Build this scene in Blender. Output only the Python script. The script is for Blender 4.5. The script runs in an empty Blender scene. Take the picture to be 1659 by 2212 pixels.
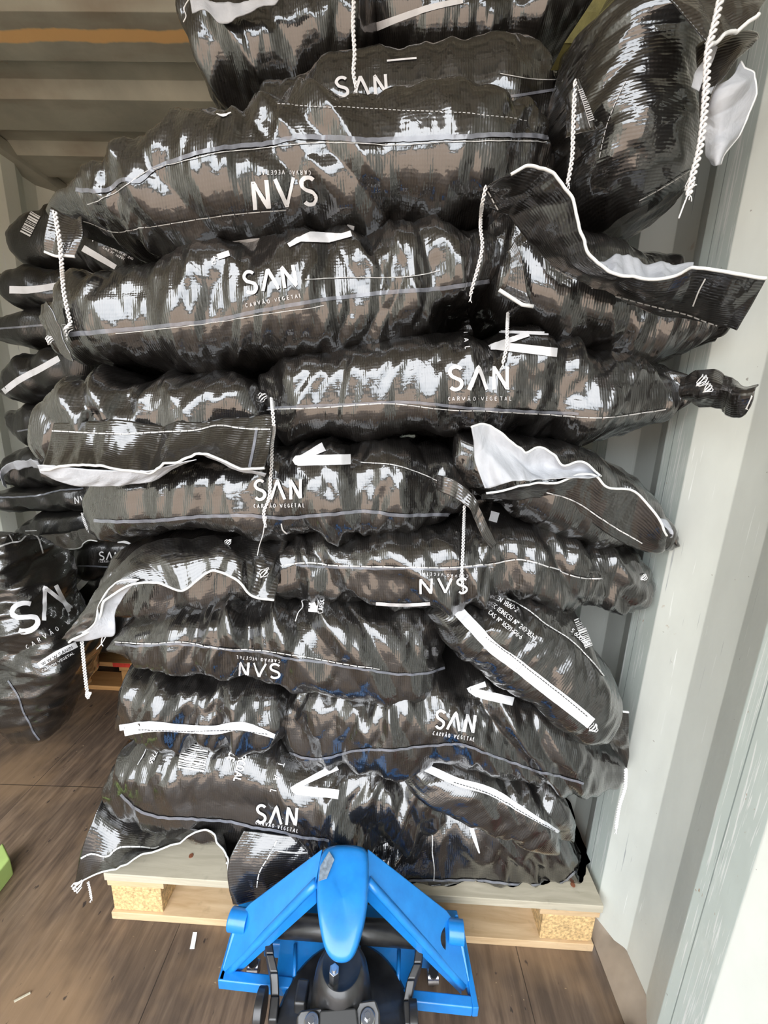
import bpy, math, random
import numpy as np
from mathutils import Vector, Matrix
from mathutils.bvhtree import BVHTree
random.seed(4)
scene = bpy.context.scene
COL = scene.collection

# ------------------------------------------------------------------ camera
FPX, PITCH, YAW, ROLL, CAMH = 826.9, .2191, -.0264, .0343, 1.2249
_cp, _sp, _cy, _sy = math.cos(PITCH), math.sin(PITCH), math.cos(YAW), math.sin(YAW)
CF = np.array([_sy*_cp, _cy*_cp, -_sp]); _R = np.array([_cy, -_sy, 0.]); _U = np.cross(_R, CF)
CR = math.cos(ROLL)*_R + math.sin(ROLL)*_U; CU = -math.sin(ROLL)*_R + math.cos(ROLL)*_U
CO = np.array([0., 0., CAMH])
camd = bpy.data.cameras.new('camera'); cam = bpy.data.objects.new('camera', camd); COL.objects.link(cam)
camd.sensor_fit = 'HORIZONTAL'; camd.sensor_width = 36; camd.lens = FPX/1659*36; camd.clip_start = .02
cam.matrix_world = Matrix(((CR[0], CU[0], -CF[0], 0), (CR[1], CU[1], -CF[1], 0), (CR[2], CU[2], -CF[2], CAMH), (0, 0, 0, 1)))
scene.camera = cam

# ------------------------------------------------------------------ colour management, daylight
scene.view_settings.view_transform = 'Standard'; scene.view_settings.look = 'None'
scene.view_settings.exposure = 0.0; scene.view_settings.gamma = 1; scene.view_settings.use_curve_mapping = False
SKY_STRENGTH = 7.3
world = bpy.data.worlds.new('daylight'); scene.world = world; world.use_nodes = True
nt = world.node_tree; nt.nodes.clear()
tc = nt.nodes.new('ShaderNodeTexCoord'); sep = nt.nodes.new('ShaderNodeSeparateXYZ'); nt.links.new(tc.outputs['Generated'], sep.inputs[0])
nz = nt.nodes.new('ShaderNodeTexNoise'); nz.inputs['Scale'].default_value = 5; nz.inputs['Detail'].default_value = 4
nt.links.new(tc.outputs['Generated'], nz.inputs['Vector'])
ma = nt.nodes.new('ShaderNodeMath'); ma.operation = 'MULTIPLY_ADD'; ma.inputs[1].default_value = -.35; nt.links.new(nz.outputs[0], ma.inputs[0]); nt.links.new(sep.outputs[2], ma.inputs[2])
rp = nt.nodes.new('ShaderNodeValToRGB'); nt.links.new(ma.outputs[0], rp.inputs[0])
# outdoors: pale ground, an invented dark horizon band for contrast in reflections, bright overcast sky (position 0 is z = .175)
mr = nt.nodes.new('ShaderNodeMapRange'); mr.inputs[1].default_value = -1; mr.inputs[2].default_value = 1
nt.links.new(ma.outputs[0], mr.inputs[0]); nt.links.new(mr.outputs[0], rp.inputs[0])
el = rp.color_ramp.elements
el[0].position = 0; el[0].color = (.31, .245, .195, 1); el[1].position = 1; el[1].color = (.95, 1.0, 1.08, 1)
for pos, c in ((.40, (.36, .285, .23, 1)), (.415, (.05, .05, .04, 1)), (.455, (.07, .07, .06, 1)), (.47, (.75, .8, .86, 1)), (.6, (1, 1.02, 1.05, 1))):
    e = el.new(pos); e.color = c
bg = nt.nodes.new('ShaderNodeBackground'); bg.inputs[1].default_value = SKY_STRENGTH
wo = nt.nodes.new('ShaderNodeOutputWorld'); nt.links.new(rp.outputs[0], bg.inputs[0]); nt.links.new(bg.outputs[0], wo.inputs[0])

def ray(px, py):
    return CF + CR*(px-829.5)/FPX - CU*(py-1106)/FPX
def at(px, py, y=None, z=None, x=None):
    d = ray(px, py)
    t = (y/d[1]) if y is not None else (((z-CAMH)/d[2]) if z is not None else x/d[0])
    return CO + t*d

# ------------------------------------------------------------------ helpers
def tag(o, label=None, cat=None, group=None, kind=None):
    if label: o['label'] = label
    if cat: o['category'] = cat
    if group: o['group'] = group
    if kind: o['kind'] = kind
    return o
def empty(name, loc=(0, 0, 0)):
    o = bpy.data.objects.new(name, None); o.location = loc; o.empty_display_size = .05; COL.objects.link(o); return o
def mesh_obj(name, V, F, mat, parent=None, smooth=True, uv=None, mats=None, fm=None):
    me = bpy.data.meshes.new(name)
    V = np.asarray(V, float)
    q = parent
    while q is not None: V = V - np.array(q.location); q = q.parent
    me.from_pydata(V.tolist(), [], [list(f) for f in F]); me.update()
    if smooth: me.polygons.foreach_set('use_smooth', [True]*len(me.polygons))
    for m in ([mat] if mats is None else mats): me.materials.append(m)
    if fm is not None: me.polygons.foreach_set('material_index', fm)
    if uv is not None:
        l = me.uv_layers.new(name='uv'); idx = np.zeros(len(me.loops), np.int32); me.loops.foreach_get('vertex_index', idx)
        l.data.foreach_set('uv', np.asarray(uv, float)[idx].ravel())
    o = bpy.data.objects.new(name, me); COL.objects.link(o)
    if parent is not None: o.parent = parent
    return o
class MB:
    def __init__(s): s.v = []; s.f = []
    def add(s, V, F):
        n = len(s.v); s.v += [tuple(map(float, p)) for p in V]; s.f += [tuple(n+i for i in f) for f in F]; return s
    def hexa(s, b, t):   # bottom 4 points, top 4 points
        return s.add(list(b)+list(t), [(3, 2, 1, 0), (4, 5, 6, 7), (0, 1, 5, 4), (1, 2, 6, 5), (2, 3, 7, 6), (3, 0, 4, 7)])
    def box(s, a, b):
        (x0, y0, z0), (x1, y1, z1) = a, b
        return s.hexa([(x0, y0, z0), (x1, y0, z0), (x1, y1, z0), (x0, y1, z0)], [(x0, y0, z1), (x1, y0, z1), (x1, y1, z1), (x0, y1, z1)])
    def tube(s, pts, r, n=8, cap=True):
        P = [np.array(p, float) for p in pts]; R = r if hasattr(r, '__len__') else [r]*len(P)
        rings = []; prev = None
        for i, p in enumerate(P):
            d = P[min(i+1, len(P)-1)]-P[max(i-1, 0)]; d = d/(np.linalg.norm(d)+1e-9)
            if prev is None:
                a = np.array([0, 0, 1.]) if abs(d[2]) < .9 else np.array([1., 0, 0]); u = np.cross(d, a)
            else: u = prev-d*(prev@d)
            u /= np.linalg.norm(u)+1e-9; prev = u; w = np.cross(d, u)
            rings.append([p+R[i]*(math.cos(2*math.pi*k/n)*u+math.sin(2*math.pi*k/n)*w) for k in range(n)])
        V = [q for g in rings for q in g]; F = []
        for i in range(len(P)-1):
            for k in range(n): F.append((i*n+k, i*n+(k+1) % n, (i+1)*n+(k+1) % n, (i+1)*n+k))
        if cap: F.append(tuple(range(n))[::-1]); F.append(tuple((len(P)-1)*n+k for k in range(n)))
        return s.add(V, F)
    def prism(s, poly, dvec):     # planar polygon extruded by dvec
        n = len(poly); A = [np.array(p, float) for p in poly]; B = [p+np.array(dvec) for p in A]
        return s.add(A+B, [tuple(range(n)), tuple(range(2*n-1, n-1, -1))]+[(i, i+n, (i+1) % n+n, (i+1) % n) for i in range(n)])
    def obj(s, name, mat, parent=None, smooth=False, bevel=0, seg=2):
        o = mesh_obj(name, s.v, s.f, mat, parent, smooth)
        import bmesh
        bm = bmesh.new(); bm.from_mesh(o.data); bmesh.ops.recalc_face_normals(bm, faces=bm.faces); bm.to_mesh(o.data); bm.free()
        if bevel:
            m = o.modifiers.new('bevel', 'BEVEL'); m.width = bevel; m.segments = seg; m.limit_method = 'ANGLE'
            m.harden_normals = True
            o.data.polygons.foreach_set('use_smooth', [True]*len(o.data.polygons))
        return o
def spline(P, n, closed=False):
    """centripetal-ish Catmull-Rom through the rows of P, n samples evenly in chord length"""
    P = np.asarray(P, float); d = np.r_[0, np.cumsum(np.maximum(np.linalg.norm(np.diff(P[:, :2], axis=0), axis=1), 1e-6))]
    t = np.linspace(0, d[-1], n); out = np.zeros((n, P.shape[1]))
    m = np.zeros_like(P); h = np.diff(d)
    for i in range(len(P)):
        if i == 0: m[i] = (P[1]-P[0])/h[0]
        elif i == len(P)-1: m[i] = (P[-1]-P[-2])/h[-1]
        else: m[i] = ((P[i]-P[i-1])/h[i-1]*h[i]+(P[i+1]-P[i])/h[i]*h[i-1])/(h[i]+h[i-1])
    k = np.clip(np.searchsorted(d, t, side='right')-1, 0, len(P)-2); s = ((t-d[k])/h[k])[:, None]; H = h[k][:, None]
    return (2*s**3-3*s**2+1)*P[k]+(s**3-2*s**2+s)*H*m[k]+(-2*s**3+3*s**2)*P[k+1]+(s**3-s**2)*H*m[k+1]
def hsh(i, j, k, s):
    n = (i.astype(np.int64)*374761393+j.astype(np.int64)*668265263+k.astype(np.int64)*2147483647+s*1274126177) & 0x7fffffff
    n = ((n ^ (n >> 13))*1274126177) & 0x7fffffff
    return ((n ^ (n >> 16)) & 0xffff)/32767.5-1
def noise(p, seed=0):
    p = np.asarray(p, float); i = np.floor(p).astype(np.int64); f = p-i; u = f*f*f*(f*(f*6-15)+10); r = 0
    for a in (0, 1):
        for b in (0, 1):
            for c in (0, 1):
                g0 = hsh(i[..., 0]+a, i[..., 1]+b, i[..., 2]+c, seed); g1 = hsh(i[..., 0]+a, i[..., 1]+b, i[..., 2]+c, seed+17); g2 = hsh(i[..., 0]+a, i[..., 1]+b, i[..., 2]+c, seed+31)
                w = (u[..., 0] if a else 1-u[..., 0])*(u[..., 1] if b else 1-u[..., 1])*(u[..., 2] if c else 1-u[..., 2])
                r = r+w*(g0*(f[..., 0]-a)+g1*(f[..., 1]-b)+g2*(f[..., 2]-c))
    return r
def facet(a, b, seed):
    """piecewise flat noise on a triangle lattice: planar facets meeting in sharp creases"""
    a = a+b*.5; ia = np.floor(a).astype(np.int64); ib = np.floor(b).astype(np.int64); fa = a-ia; fb = b-ib; z = ia*0
    h00 = hsh(ia, ib, z, seed); h11 = hsh(ia+1, ib+1, z, seed); h10 = hsh(ia+1, ib, z, seed); h01 = hsh(ia, ib+1, z, seed)
    lo = fa > fb
    return np.where(lo, h00+(h10-h00)*fa+(h11-h10)*fb, h00+(h01-h00)*fb+(h11-h01)*fa)
def wrinkle(u, s, y, seed, amp=1.0):
    """creased film: u along the bag, s around it (metres)"""
    q = np.stack([u, s, y*0+seed*.7], -1)
    wx = noise(q*5, seed+3)*.045; wy = noise(q*5, seed+5)*.08
    lean = noise(q*np.array([2.2, 1, 1]), seed+11)*1.9
    U = u+wx+lean*.10*np.tanh(s/.10); V = s+wy
    f1 = facet(U*12, V*5, seed)
    f2 = facet((U-.35*s)*25, V*8, seed+1)
    f3 = facet((u+wx+.3*s)*58, (s+wy)*22, seed+2)
    f4 = facet((u+wx*.5-.2*s)*120, (s+wy*.5)*50, seed+4)
    m = np.clip(.75+1.6*noise(q*3.1, seed+9), .15, 1.4)
    rid = .3-np.abs(noise(np.stack([U*8, V*1.8, y*0+seed], -1), seed))
    bulge = noise(q*np.array([4.5, 4.5, 1]), seed+21)
    return amp*(.013*f1+.0135*f2*m+.0050*f3*m+.0010*f4*m+.006*rid+.016*bulge)

# ------------------------------------------------------------------ materials
def newmat(name):
    m = bpy.data.materials.new(name); m.use_nodes = True; n = m.node_tree; b = n.nodes['Principled BSDF']; return m, n, b
def N(n, t, **k):
    x = n.nodes.new(t)
    for a, v in k.items():
        if hasattr(x, a) and not a[0].isupper(): setattr(x, a, v)
    return x
def mth(n, op, a, b=None, c=None):
    x = n.nodes.new('ShaderNodeMath'); x.operation = op
    for i, v in enumerate((a, b, c)):
        if v is None: continue
        if isinstance(v, (int, float)): x.inputs[i].default_value = v
        else: n.links.new(v, x.inputs[i])
    return x.outputs[0]
def ramp(n, src, stops):
    r = n.nodes.new('ShaderNodeValToRGB'); n.links.new(src, r.inputs[0]); e = r.color_ramp.elements
    e[0].position, e[0].color = stops[0][0], (*stops[0][1], 1); e[1].position, e[1].color = stops[-1][0], (*stops[-1][1], 1)
    for p, c in stops[1:-1]:
        k = e.new(p); k.color = (*c, 1)
    return r.outputs[0]
def noise_n(n, vec, scale, detail=4, rough=.55, dist=0, out=0):
    x = n.nodes.new('ShaderNodeTexNoise'); x.inputs['Scale'].default_value = scale; x.inputs['Detail'].default_value = detail
    x.inputs['Roughness'].default_value = rough; x.inputs['Distortion'].default_value = dist
    if vec is not None: n.links.new(vec, x.inputs['Vector'])
    return x.outputs[out]
def mapv(n, vec, sc=(1, 1, 1), rot=(0, 0, 0), loc=(0, 0, 0)):
    x = n.nodes.new('ShaderNodeMapping'); x.inputs['Scale'].default_value = sc; x.inputs['Rotation'].default_value = rot; x.inputs['Location'].default_value = loc
    n.links.new(vec, x.inputs['Vector']); return x.outputs[0]
def bump(n, b, h, strength=1, dist=.001, prev=None):
    x = n.nodes.new('ShaderNodeBump'); x.inputs['Strength'].default_value = strength; x.inputs['Distance'].default_value = dist
    n.links.new(h, x.inputs['Height'])
    if prev is not None: n.links.new(prev, x.inputs['Normal'])
    if b is not None: n.links.new(x.outputs[0], b.inputs['Normal'])
    return x.outputs[0]
def mixc(n, fac, a, b):
    x = n.nodes.new('ShaderNodeMix'); x.data_type = 'RGBA'
    for i, v in ((0, fac), (6, a), (7, b)):
        if isinstance(v, (int, float)): x.inputs[i].default_value = v
        elif isinstance(v, tuple): x.inputs[i].default_value = (*v, 1)
        else: n.links.new(v, x.inputs[i])
    return x.outputs[2]
def obco(n):
    return n.nodes.new('ShaderNodeTexCoord').outputs['Object']

def film_mat(name, base=(.008, .0072, .0068), rib=(.024, .022, .0205), rough=.3, coat=1.0, weave=1.0):
    m, n, b = newmat(name)
    uv = n.nodes.new('ShaderNodeTexCoord').outputs['UV']
    s = n.nodes.new('ShaderNodeSeparateXYZ'); n.links.new(uv, s.inputs[0])
    wob = noise_n(n, uv, 30, 2); 
    uu = mth(n, 'MULTIPLY_ADD', wob, .004, s.outputs[0]); vv = mth(n, 'MULTIPLY_ADD', wob, .004, s.outputs[1])
    ru = mth(n, 'SINE', mth(n, 'MULTIPLY', uu, 2*math.pi/.0042)); rv = mth(n, 'SINE', mth(n, 'MULTIPLY', vv, 2*math.pi/.0055))
    wv = mth(n, 'ADD', mth(n, 'MULTIPLY', ru, .75), mth(n, 'MULTIPLY', rv, .3))
    h01 = mth(n, 'MULTIPLY_ADD', wv, .45, .5)
    pat = ramp(n, noise_n(n, uv, 7, 3), [(.35, (.25, .25, .25)), (.65, (1, 1, 1))])
    fac = mth(n, 'MULTIPLY', mth(n, 'POWER', mth(n, 'MAXIMUM', h01, 0), 3.0), pat)
    n.links.new(mixc(n, fac, base, rib), b.inputs['Base Color'])
    cr = mapv(n, uv, (1, .55, 1))
    vo = n.nodes.new('ShaderNodeTexVoronoi'); vo.feature = 'DISTANCE_TO_EDGE'; vo.inputs['Scale'].default_value = 24
    dn = noise_n(n, uv, 14, 3, out=1); md = n.nodes.new('ShaderNodeVectorMath'); md.operation = 'MULTIPLY_ADD'; md.inputs[1].default_value = (.05, .05, .05)
    n.links.new(dn, md.inputs[0]); n.links.new(cr, md.inputs[2]); n.links.new(md.outputs[0], vo.inputs['Vector'])
    edge = mth(n, 'MINIMUM', vo.outputs['Distance'], .25)
    nn = noise_n(n, md.outputs[0], 45, 3, .6)
    ridge = mth(n, 'ABSOLUTE', mth(n, 'SUBTRACT', nn, .5))
    b1 = bump(n, None, edge, .25, .006)
    b2 = bump(n, None, ridge, .3, .003, b1)
    bump(n, b, wv, .5*weave, .00028, b2)
    rg = mth(n, 'MULTIPLY_ADD', noise_n(n, uv, 22, 4), .22, rough-.11)
    n.links.new(mth(n, 'MULTIPLY_ADD', fac, .12, rg), b.inputs['Roughness'])
    b.inputs['IOR'].default_value = 1.5; b.inputs['Specular IOR Level'].default_value = .45
    b.inputs['Coat Weight'].default_value = coat; b.inputs['Coat Roughness'].default_value = .045; b.inputs['Coat IOR'].default_value = 1.85
    n.links.new(bump(n, None, wv, .5*weave, .0001, b2), b.inputs['Coat Normal'])
    return m
M_FILM = film_mat('black_woven_film')
M_FILM_SHADE = film_mat('shaded_black_film', base=(.006, .0055, .005), rib=(.016, .015, .014), rough=.36, coat=.28)  # same film darkened and dulled, painting in the shade on the far sacks
M_FLAP = film_mat('black_woven_flap', base=(.012, .010, .009), rib=(.055, .046, .041), rough=.32, coat=.9, weave=1.4)
def plain(name, col, rough=.5, metal=0, spec=.5, coat=0, nscale=0, namp=.1, bsc=0, bst=.3, bd=.001):
    m, n, b = newmat(name); b.inputs['Roughness'].default_value = rough; b.inputs['Metallic'].default_value = metal
    b.inputs['Specular IOR Level'].default_value = spec; b.inputs['Coat Weight'].default_value = coat; b.inputs['Coat Roughness'].default_value = .12
    o = obco(n)
    if nscale:
        f = noise_n(n, o, nscale, 5)
        n.links.new(ramp(n, f, [(.3, tuple(c*(1-namp) for c in col)), (.7, tuple(min(1, c*(1+namp)) for c in col))]), b.inputs['Base Color'])
    else: b.inputs['Base Color'].default_value = (*col, 1)
    if bsc: bump(n, b, noise_n(n, o, bsc, 4), bst, bd)
    return m
M_PRINT = plain('white_print', (.78, .78, .80), .4, nscale=60, namp=.06)
M_PRINTG = plain('grey_print', (.55, .55, .57), .45, nscale=60, namp=.08)
M_STRIP = plain('white_paper_strip', (.74, .75, .78), .6, nscale=40, namp=.06, bsc=90, bst=.5)
M_HEM = plain('white_hem', (.78, .80, .80), .5, nscale=50, namp=.06)
M_SEAM = plain('grey_seal_seam', (.16, .17, .2), .25, coat=.8, nscale=50, namp=.3)
M_THREAD = plain('white_thread', (.55, .55, .55), .6, nscale=70, namp=.4)
M_CORD = plain('white_cord', (.85, .85, .86), .6)
def liner_mat():
    m, n, b = newmat('pale_liner'); uv = n.nodes.new('ShaderNodeTexCoord').outputs['UV']
    f = noise_n(n, uv, 40, 5); n.links.new(ramp(n, f, [(.3, (.42, .44, .48)), (.7, (.54, .56, .60))]), b.inputs['Base Color'])
    b.inputs['Roughness'].default_value = .6
    vo = n.nodes.new('ShaderNodeTexVoronoi'); vo.inputs['Scale'].default_value = 260; n.links.new(uv, vo.inputs['Vector'])
    b1 = bump(n, None, noise_n(n, uv, 25, 4), .5, .006); bump(n, b, vo.outputs[0], .35, .0008, b1); return m
M_LINER = liner_mat()
M_BARC = plain('barcode_white', (.7, .7, .7), .45)

# --- container paint
def paint_mat(name, col, rust=.5, dirt=.25, scratch=True, col2=None):
    m, n, b = newmat(name); o = obco(n)
    big = noise_n(n, mapv(n, o, (1, 1, .35)), 3.2, 6, .6)
    c = ramp(n, big, [(.3, tuple(x*(1-dirt) for x in col)), (.62, col)])
    if scratch:
        for k, (rx, sc, th) in enumerate(((.5, (1, 60, 1.4), .69), (-.8, (1, 70, 1.6), .70), (1.35, (1, 50, 1.3), .70))):
            s = noise_n(n, mapv(n, o, sc, (rx, 0, 0)), 3.5, 2, .5, .3)
            msk = ramp(n, noise_n(n, o, 3.1+k, 3), [(.50, (0, 0, 0)), (.60, (1, 1, 1))])
            f = mth(n, 'MULTIPLY', ramp(n, s, [(th, (0, 0, 0)), (th+.015, (1, 1, 1))]), msk)
            c = mixc(n, mth(n, 'MULTIPLY', f, .75), c, (.86, .88, .86) if k < 2 else (.25, .27, .29))
    r1 = noise_n(n, o, 16, 6, .65); r2 = noise_n(n, o, 3.1, 3)
    rf = mth(n, 'MULTIPLY', ramp(n, r1, [(.66, (0, 0, 0)), (.70, (1, 1, 1))]), ramp(n, r2, [(.5, (0, 0, 0)), (.62, (1, 1, 1))]))
    c = mixc(n, mth(n, 'MULTIPLY', rf, rust), c, (.34, .19, .08))
    sp = ramp(n, noise_n(n, o, 95, 2), [(.755, (0, 0, 0)), (.775, (1, 1, 1))])
    c = mixc(n, mth(n, 'MULTIPLY', sp, .6), c, (.16, .12, .09))
    n.links.new(c, b.inputs['Base Color']); b.inputs['Roughness'].default_value = .48
    bump(n, b, noise_n(n, o, 7, 4), .35, .012)
    return m, n, b, c
M_WALL = paint_mat('pale_grey_green_paint', (.72, .75, .70))[0]
def scuff_mat():
    m, n, b, c = paint_mat('scuffed_green_grey_paint', (.60, .67, .63), rust=.8, dirt=.15)
    o = obco(n)
    for k, (rx, th) in enumerate(((.12, .655), (.55, .65), (-.3, .66), (1.1, .665))):
        s = noise_n(n, mapv(n, o, (1, 75, 1.6), (rx, 0, 0), (k, k*2, k)), 3.0, 2, .5, .8)
        c = mixc(n, mth(n, 'MULTIPLY', ramp(n, s, [(th, (0, 0, 0)), (th+.02, (1, 1, 1))]), .8), c, (.80, .82, .80))
    sy = n.nodes.new('ShaderNodeSeparateXYZ'); n.links.new(o, sy.inputs[0])
    fr = mth(n, 'FRACT', mth(n, 'DIVIDE', mth(n, 'ADD', sy.outputs[1], 2.0), .286)); ln = mth(n, 'LESS_THAN', mth(n, 'ABSOLUTE', mth(n, 'SUBTRACT', fr, .74)), .0035)
    c = mixc(n, mth(n, 'MULTIPLY', ln, .7), c, (.15, .19, .18))
    bl = ramp(n, noise_n(n, mapv(n, o, (1, 3, .8)), 5, 6, .7), [(.56, (0, 0, 0)), (.66, (1, 1, 1))]); c = mixc(n, mth(n, 'MULTIPLY', bl, .6), c, (.72, .76, .73))
    rs = ramp(n, noise_n(n, mapv(n, o, (1, 2, 1)), 22, 5, .7), [(.66, (0, 0, 0)), (.69, (1, 1, 1))]); c = mixc(n, mth(n, 'MULTIPLY', rs, .7), c, (.36, .2, .09))
    n.links.new(c, b.inputs['Base Color']); b.inputs['Roughness'].default_value = .38
    return m
M_SCUFF = scuff_mat()
M_WALL_L = paint_mat('pale_paint_lightened', (.88, .90, .80), dirt=.12)[0]  # left wall: same paint as the right, lightened to imitate stronger daylight
def roof_mat():
    m, n, b, c = paint_mat('roof_paint', (.47, .46, .38), rust=.5, dirt=.35, scratch=False)
    o = obco(n); s = n.nodes.new('ShaderNodeSeparateXYZ'); n.links.new(o, s.inputs[0])
    c = mixc(n, mth(n, 'MULTIPLY', ramp(n, noise_n(n, mapv(n, o, (.7, 3, 1)), 2.5, 4), [(.5, (0, 0, 0)), (.7, (1, 1, 1))]), .5), c, (.20, .13, .08))
    # strip of old primer showing where the grey paint has peeled
    yy = mth(n, 'MULTIPLY_ADD', noise_n(n, mapv(n, o, (1, .2, 1)), 9, 4), .03, s.outputs[1])
    d = mth(n, 'ABSOLUTE', mth(n, 'SUBTRACT', yy, 1.478))
    f = ramp(n, d, [(.019, (1, 1, 1)), (.021, (0, 0, 0))])
    g = ramp(n, noise_n(n, mapv(n, o, (5, .8, 1)), 2.6, 3), [(.335, (0, 0, 0)), (.36, (1, 1, 1))])
    c = mixc(n, mth(n, 'MULTIPLY', f, g), c, (.85, .52, .22))
    n.links.new(c, b.inputs['Base Color']); b.inputs['Roughness'].default_value = .5
    return m
M_ROOF = roof_mat()
def floor_mat():
    m, n, b = newmat('worn_plywood'); o = obco(n)
    w = noise_n(n, mapv(n, o, (14, 1.6, 1), (0, 0, -.12)), 4, 7, .62, .4)
    c = ramp(n, w, [(.30, (.07, .047, .032)), (.5, (.17, .115, .078)), (.70, (.29, .205, .14))])
    st = noise_n(n, o, 2.2, 5, .6); c = mixc(n, mth(n, 'MULTIPLY', ramp(n, st, [(.42, (1, 1, 1)), (.62, (0, 0, 0))]), .55), c, (.045, .035, .030))
    lt = noise_n(n, o, 3.3, 4); c = mixc(n, mth(n, 'MULTIPLY', ramp(n, lt, [(.48, (0, 0, 0)), (.64, (1, 1, 1))]), .55), c, (.34, .22, .125))
    sp = ramp(n, noise_n(n, mapv(n, o, (2, 1, 1)), 26, 3), [(.68, (0, 0, 0)), (.72, (1, 1, 1))]); c = mixc(n, mth(n, 'MULTIPLY', sp, .8), c, (.018, .016, .018))
    ch = ramp(n, noise_n(n, mapv(n, o, (1, 2, 1), (0, 0, .6)), 70, 2), [(.74, (0, 0, 0)), (.76, (1, 1, 1))]); c = mixc(n, mth(n, 'MULTIPLY', ch, .6), c, (.45, .33, .2))
    s = n.nodes.new('ShaderNodeSeparateXYZ'); n.links.new(mapv(n, o, (1, 1, 1), (0, 0, -.03)), s.inputs[0])
    # sheet joints
    j = None
    for ax, pos in ((1, .515), (1, 1.06), (0, -.47), (0, -1.15), (0, .36)):
        q = mth(n, 'LESS_THAN', mth(n, 'ABSOLUTE', mth(n, 'SUBTRACT', s.outputs[ax], pos)), .0012 if ax else .001)
        j = q if j is None else mth(n, 'MAXIMUM', j, q)
    c = mixc(n, mth(n, 'MULTIPLY', j, .8), c, (.015, .012, .01))
    n.links.new(c, b.inputs['Base Color'])
    n.links.new(mth(n, 'MULTIPLY_ADD', st, .3, .35), b.inputs['Roughness'])
    b1 = bump(n, None, w, .35, .0015); bump(n, b, mth(n, 'SUBTRACT', 1, j), 1, .002, b1)
    return m
M_FLOOR = floor_mat()
def wood_mat(name, c0, c1, grain=(1, 9, 9), sc=6, rough=.65, spk=.3):
    m, n, b = newmat(name); o = obco(n)
    w = noise_n(n, mapv(n, o, grain), sc, 6, .6, .8)
    c = ramp(n, w, [(.3, c0), (.7, c1)])
    k = ramp(n, noise_n(n, o, 30, 3), [(.62, (0, 0, 0)), (.75, (1, 1, 1))]); c = mixc(n, mth(n, 'MULTIPLY', k, spk), c, tuple(x*.5 for x in c0))
    n.links.new(c, b.inputs['Base Color']); b.inputs['Roughness'].default_value = rough; bump(n, b, w, .3, .0012); return m
M_DECK = wood_mat('pale_deck_wood', (.40, .36, .27), (.56, .51, .40))
M_PINE = wood_mat('fresh_pine', (.52, .35, .19), (.70, .52, .32))
M_CHIP = plain('pressed_chip_block', (.62, .42, .20), .8, nscale=160, namp=.45, bsc=180, bst=.8, bd=.002)
M_NAIL = plain('rusty_nail', (.22, .08, .04), .6, nscale=300, namp=.3)
M_ORANGEWOOD = wood_mat('orange_stained_wood', (.45, .22, .07), (.6, .32, .12))
M_RED = plain('red_paint', (.65, .05, .03), .5, nscale=60, namp=.15)
M_INK = plain('black_ink', (.02, .02, .02), .6)
def blue_mat():
    m, n, b = newmat('blue_enamel'); o = obco(n)
    f = noise_n(n, o, 26, 5, .65); sc = ramp(n, noise_n(n, mapv(n, o, (2, 1, 1)), 40, 4, .7), [(.70, (0, 0, 0)), (.74, (1, 1, 1))])
    c = ramp(n, f, [(.3, (.010, .19, .58)), (.7, (.014, .25, .70))]); c = mixc(n, mth(n, 'MULTIPLY', sc, .35), c, (.08, .1, .14))
    n.links.new(c, b.inputs['Base Color']); b.inputs['Roughness'].default_value = .32; b.inputs['Coat Weight'].default_value = .35; b.inputs['Coat Roughness'].default_value = .1
    bump(n, b, noise_n(n, o, 150, 3), .12, .0006); return m
M_BLUE = blue_mat()
M_BLACKP = plain('black_painted_steel', (.018, .018, .019), .38, spec=.6, coat=.3, nscale=40, namp=.5, bsc=90, bst=.3)
M_STEEL = plain('zinc_steel', (.55, .56, .58), .3, metal=1, nscale=80, namp=.15)
M_WORN = plain('scraped_grey_metal', (.22, .27, .33), .45, nscale=120, namp=.4)
M_LIME = plain('lime_green_paint', (.42, .58, .18), .55, nscale=14, namp=.1, bsc=60)
M_STRAP = plain('olive_webbing', (.17, .16, .055), .55, nscale=90, namp=.2, bsc=400, bst=.6)
M_BROWN = plain('reddish_brown', (.16, .035, .02), .6, nscale=50, namp=.2)
M_RAIL = paint_mat('rail_rusty_paint', (.40, .33, .26), rust=1, dirt=.7, scratch=False)[0]

# ------------------------------------------------------------------ the setting
XR, XL, YB, YF, HT = .545, -1.83, -1.1, 5.6, 2.39
W = MB(); W.box((XL-.05, YB, -.03), (XR, YF, 0)); tag(W.obj('floor', M_FLOOR), kind='structure')
def corrugated(name, prof, lo, hi, mk, mats, fm, parent=None):
    V = []; F = []; FM = []
    for i, (a, d) in enumerate(prof): V += [mk(a, d, lo), mk(a, d, hi)]
    for i in range(len(prof)-1): F.append((2*i, 2*i+2, 2*i+3, 2*i+1)); FM.append(fm[i])
    n = len(V)
    V2 = []; 
    o = mesh_obj(name, V, F, None, smooth=False, mats=mats, fm=FM)
    s = o.modifiers.new('thick', 'SOLIDIFY'); s.thickness = .003; s.offset = 0
    bv = o.modifiers.new('bevel', 'BEVEL'); bv.width = .006; bv.segments = 3; bv.limit_method = 'ANGLE'; bv.angle_limit = .3
    return tag(o, kind='structure')
def side_profile(y_end, per, y0, y1, depth):
    P = []; fm = []; k0 = int(math.floor((y0-y_end)/per))
    k = k0; 
    while y_end+k*per-per < y1+per:
        e = y_end+k*per     # far end of the protruding flat
        P += [(e-per*.25, 0), (e, 0), (e+per*.25, depth), (e+per*.5, depth)]; fm += [1, 0, 0, 0]; k += 1
    # order: flat(scuffed), slope, recess, slope
    keep = [i for i, (a, d) in enumerate(P) if y0 <= a <= y1]
    return [P[i] for i in keep], [fm[i] for i in keep]
pr, fm = side_profile(.808, .286, YB, YF, .036)
corrugated('wall_right', pr, .045, HT, lambda a, d, z: (XR+d, a, z), [M_WALL, M_SCUFF], fm)
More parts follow.
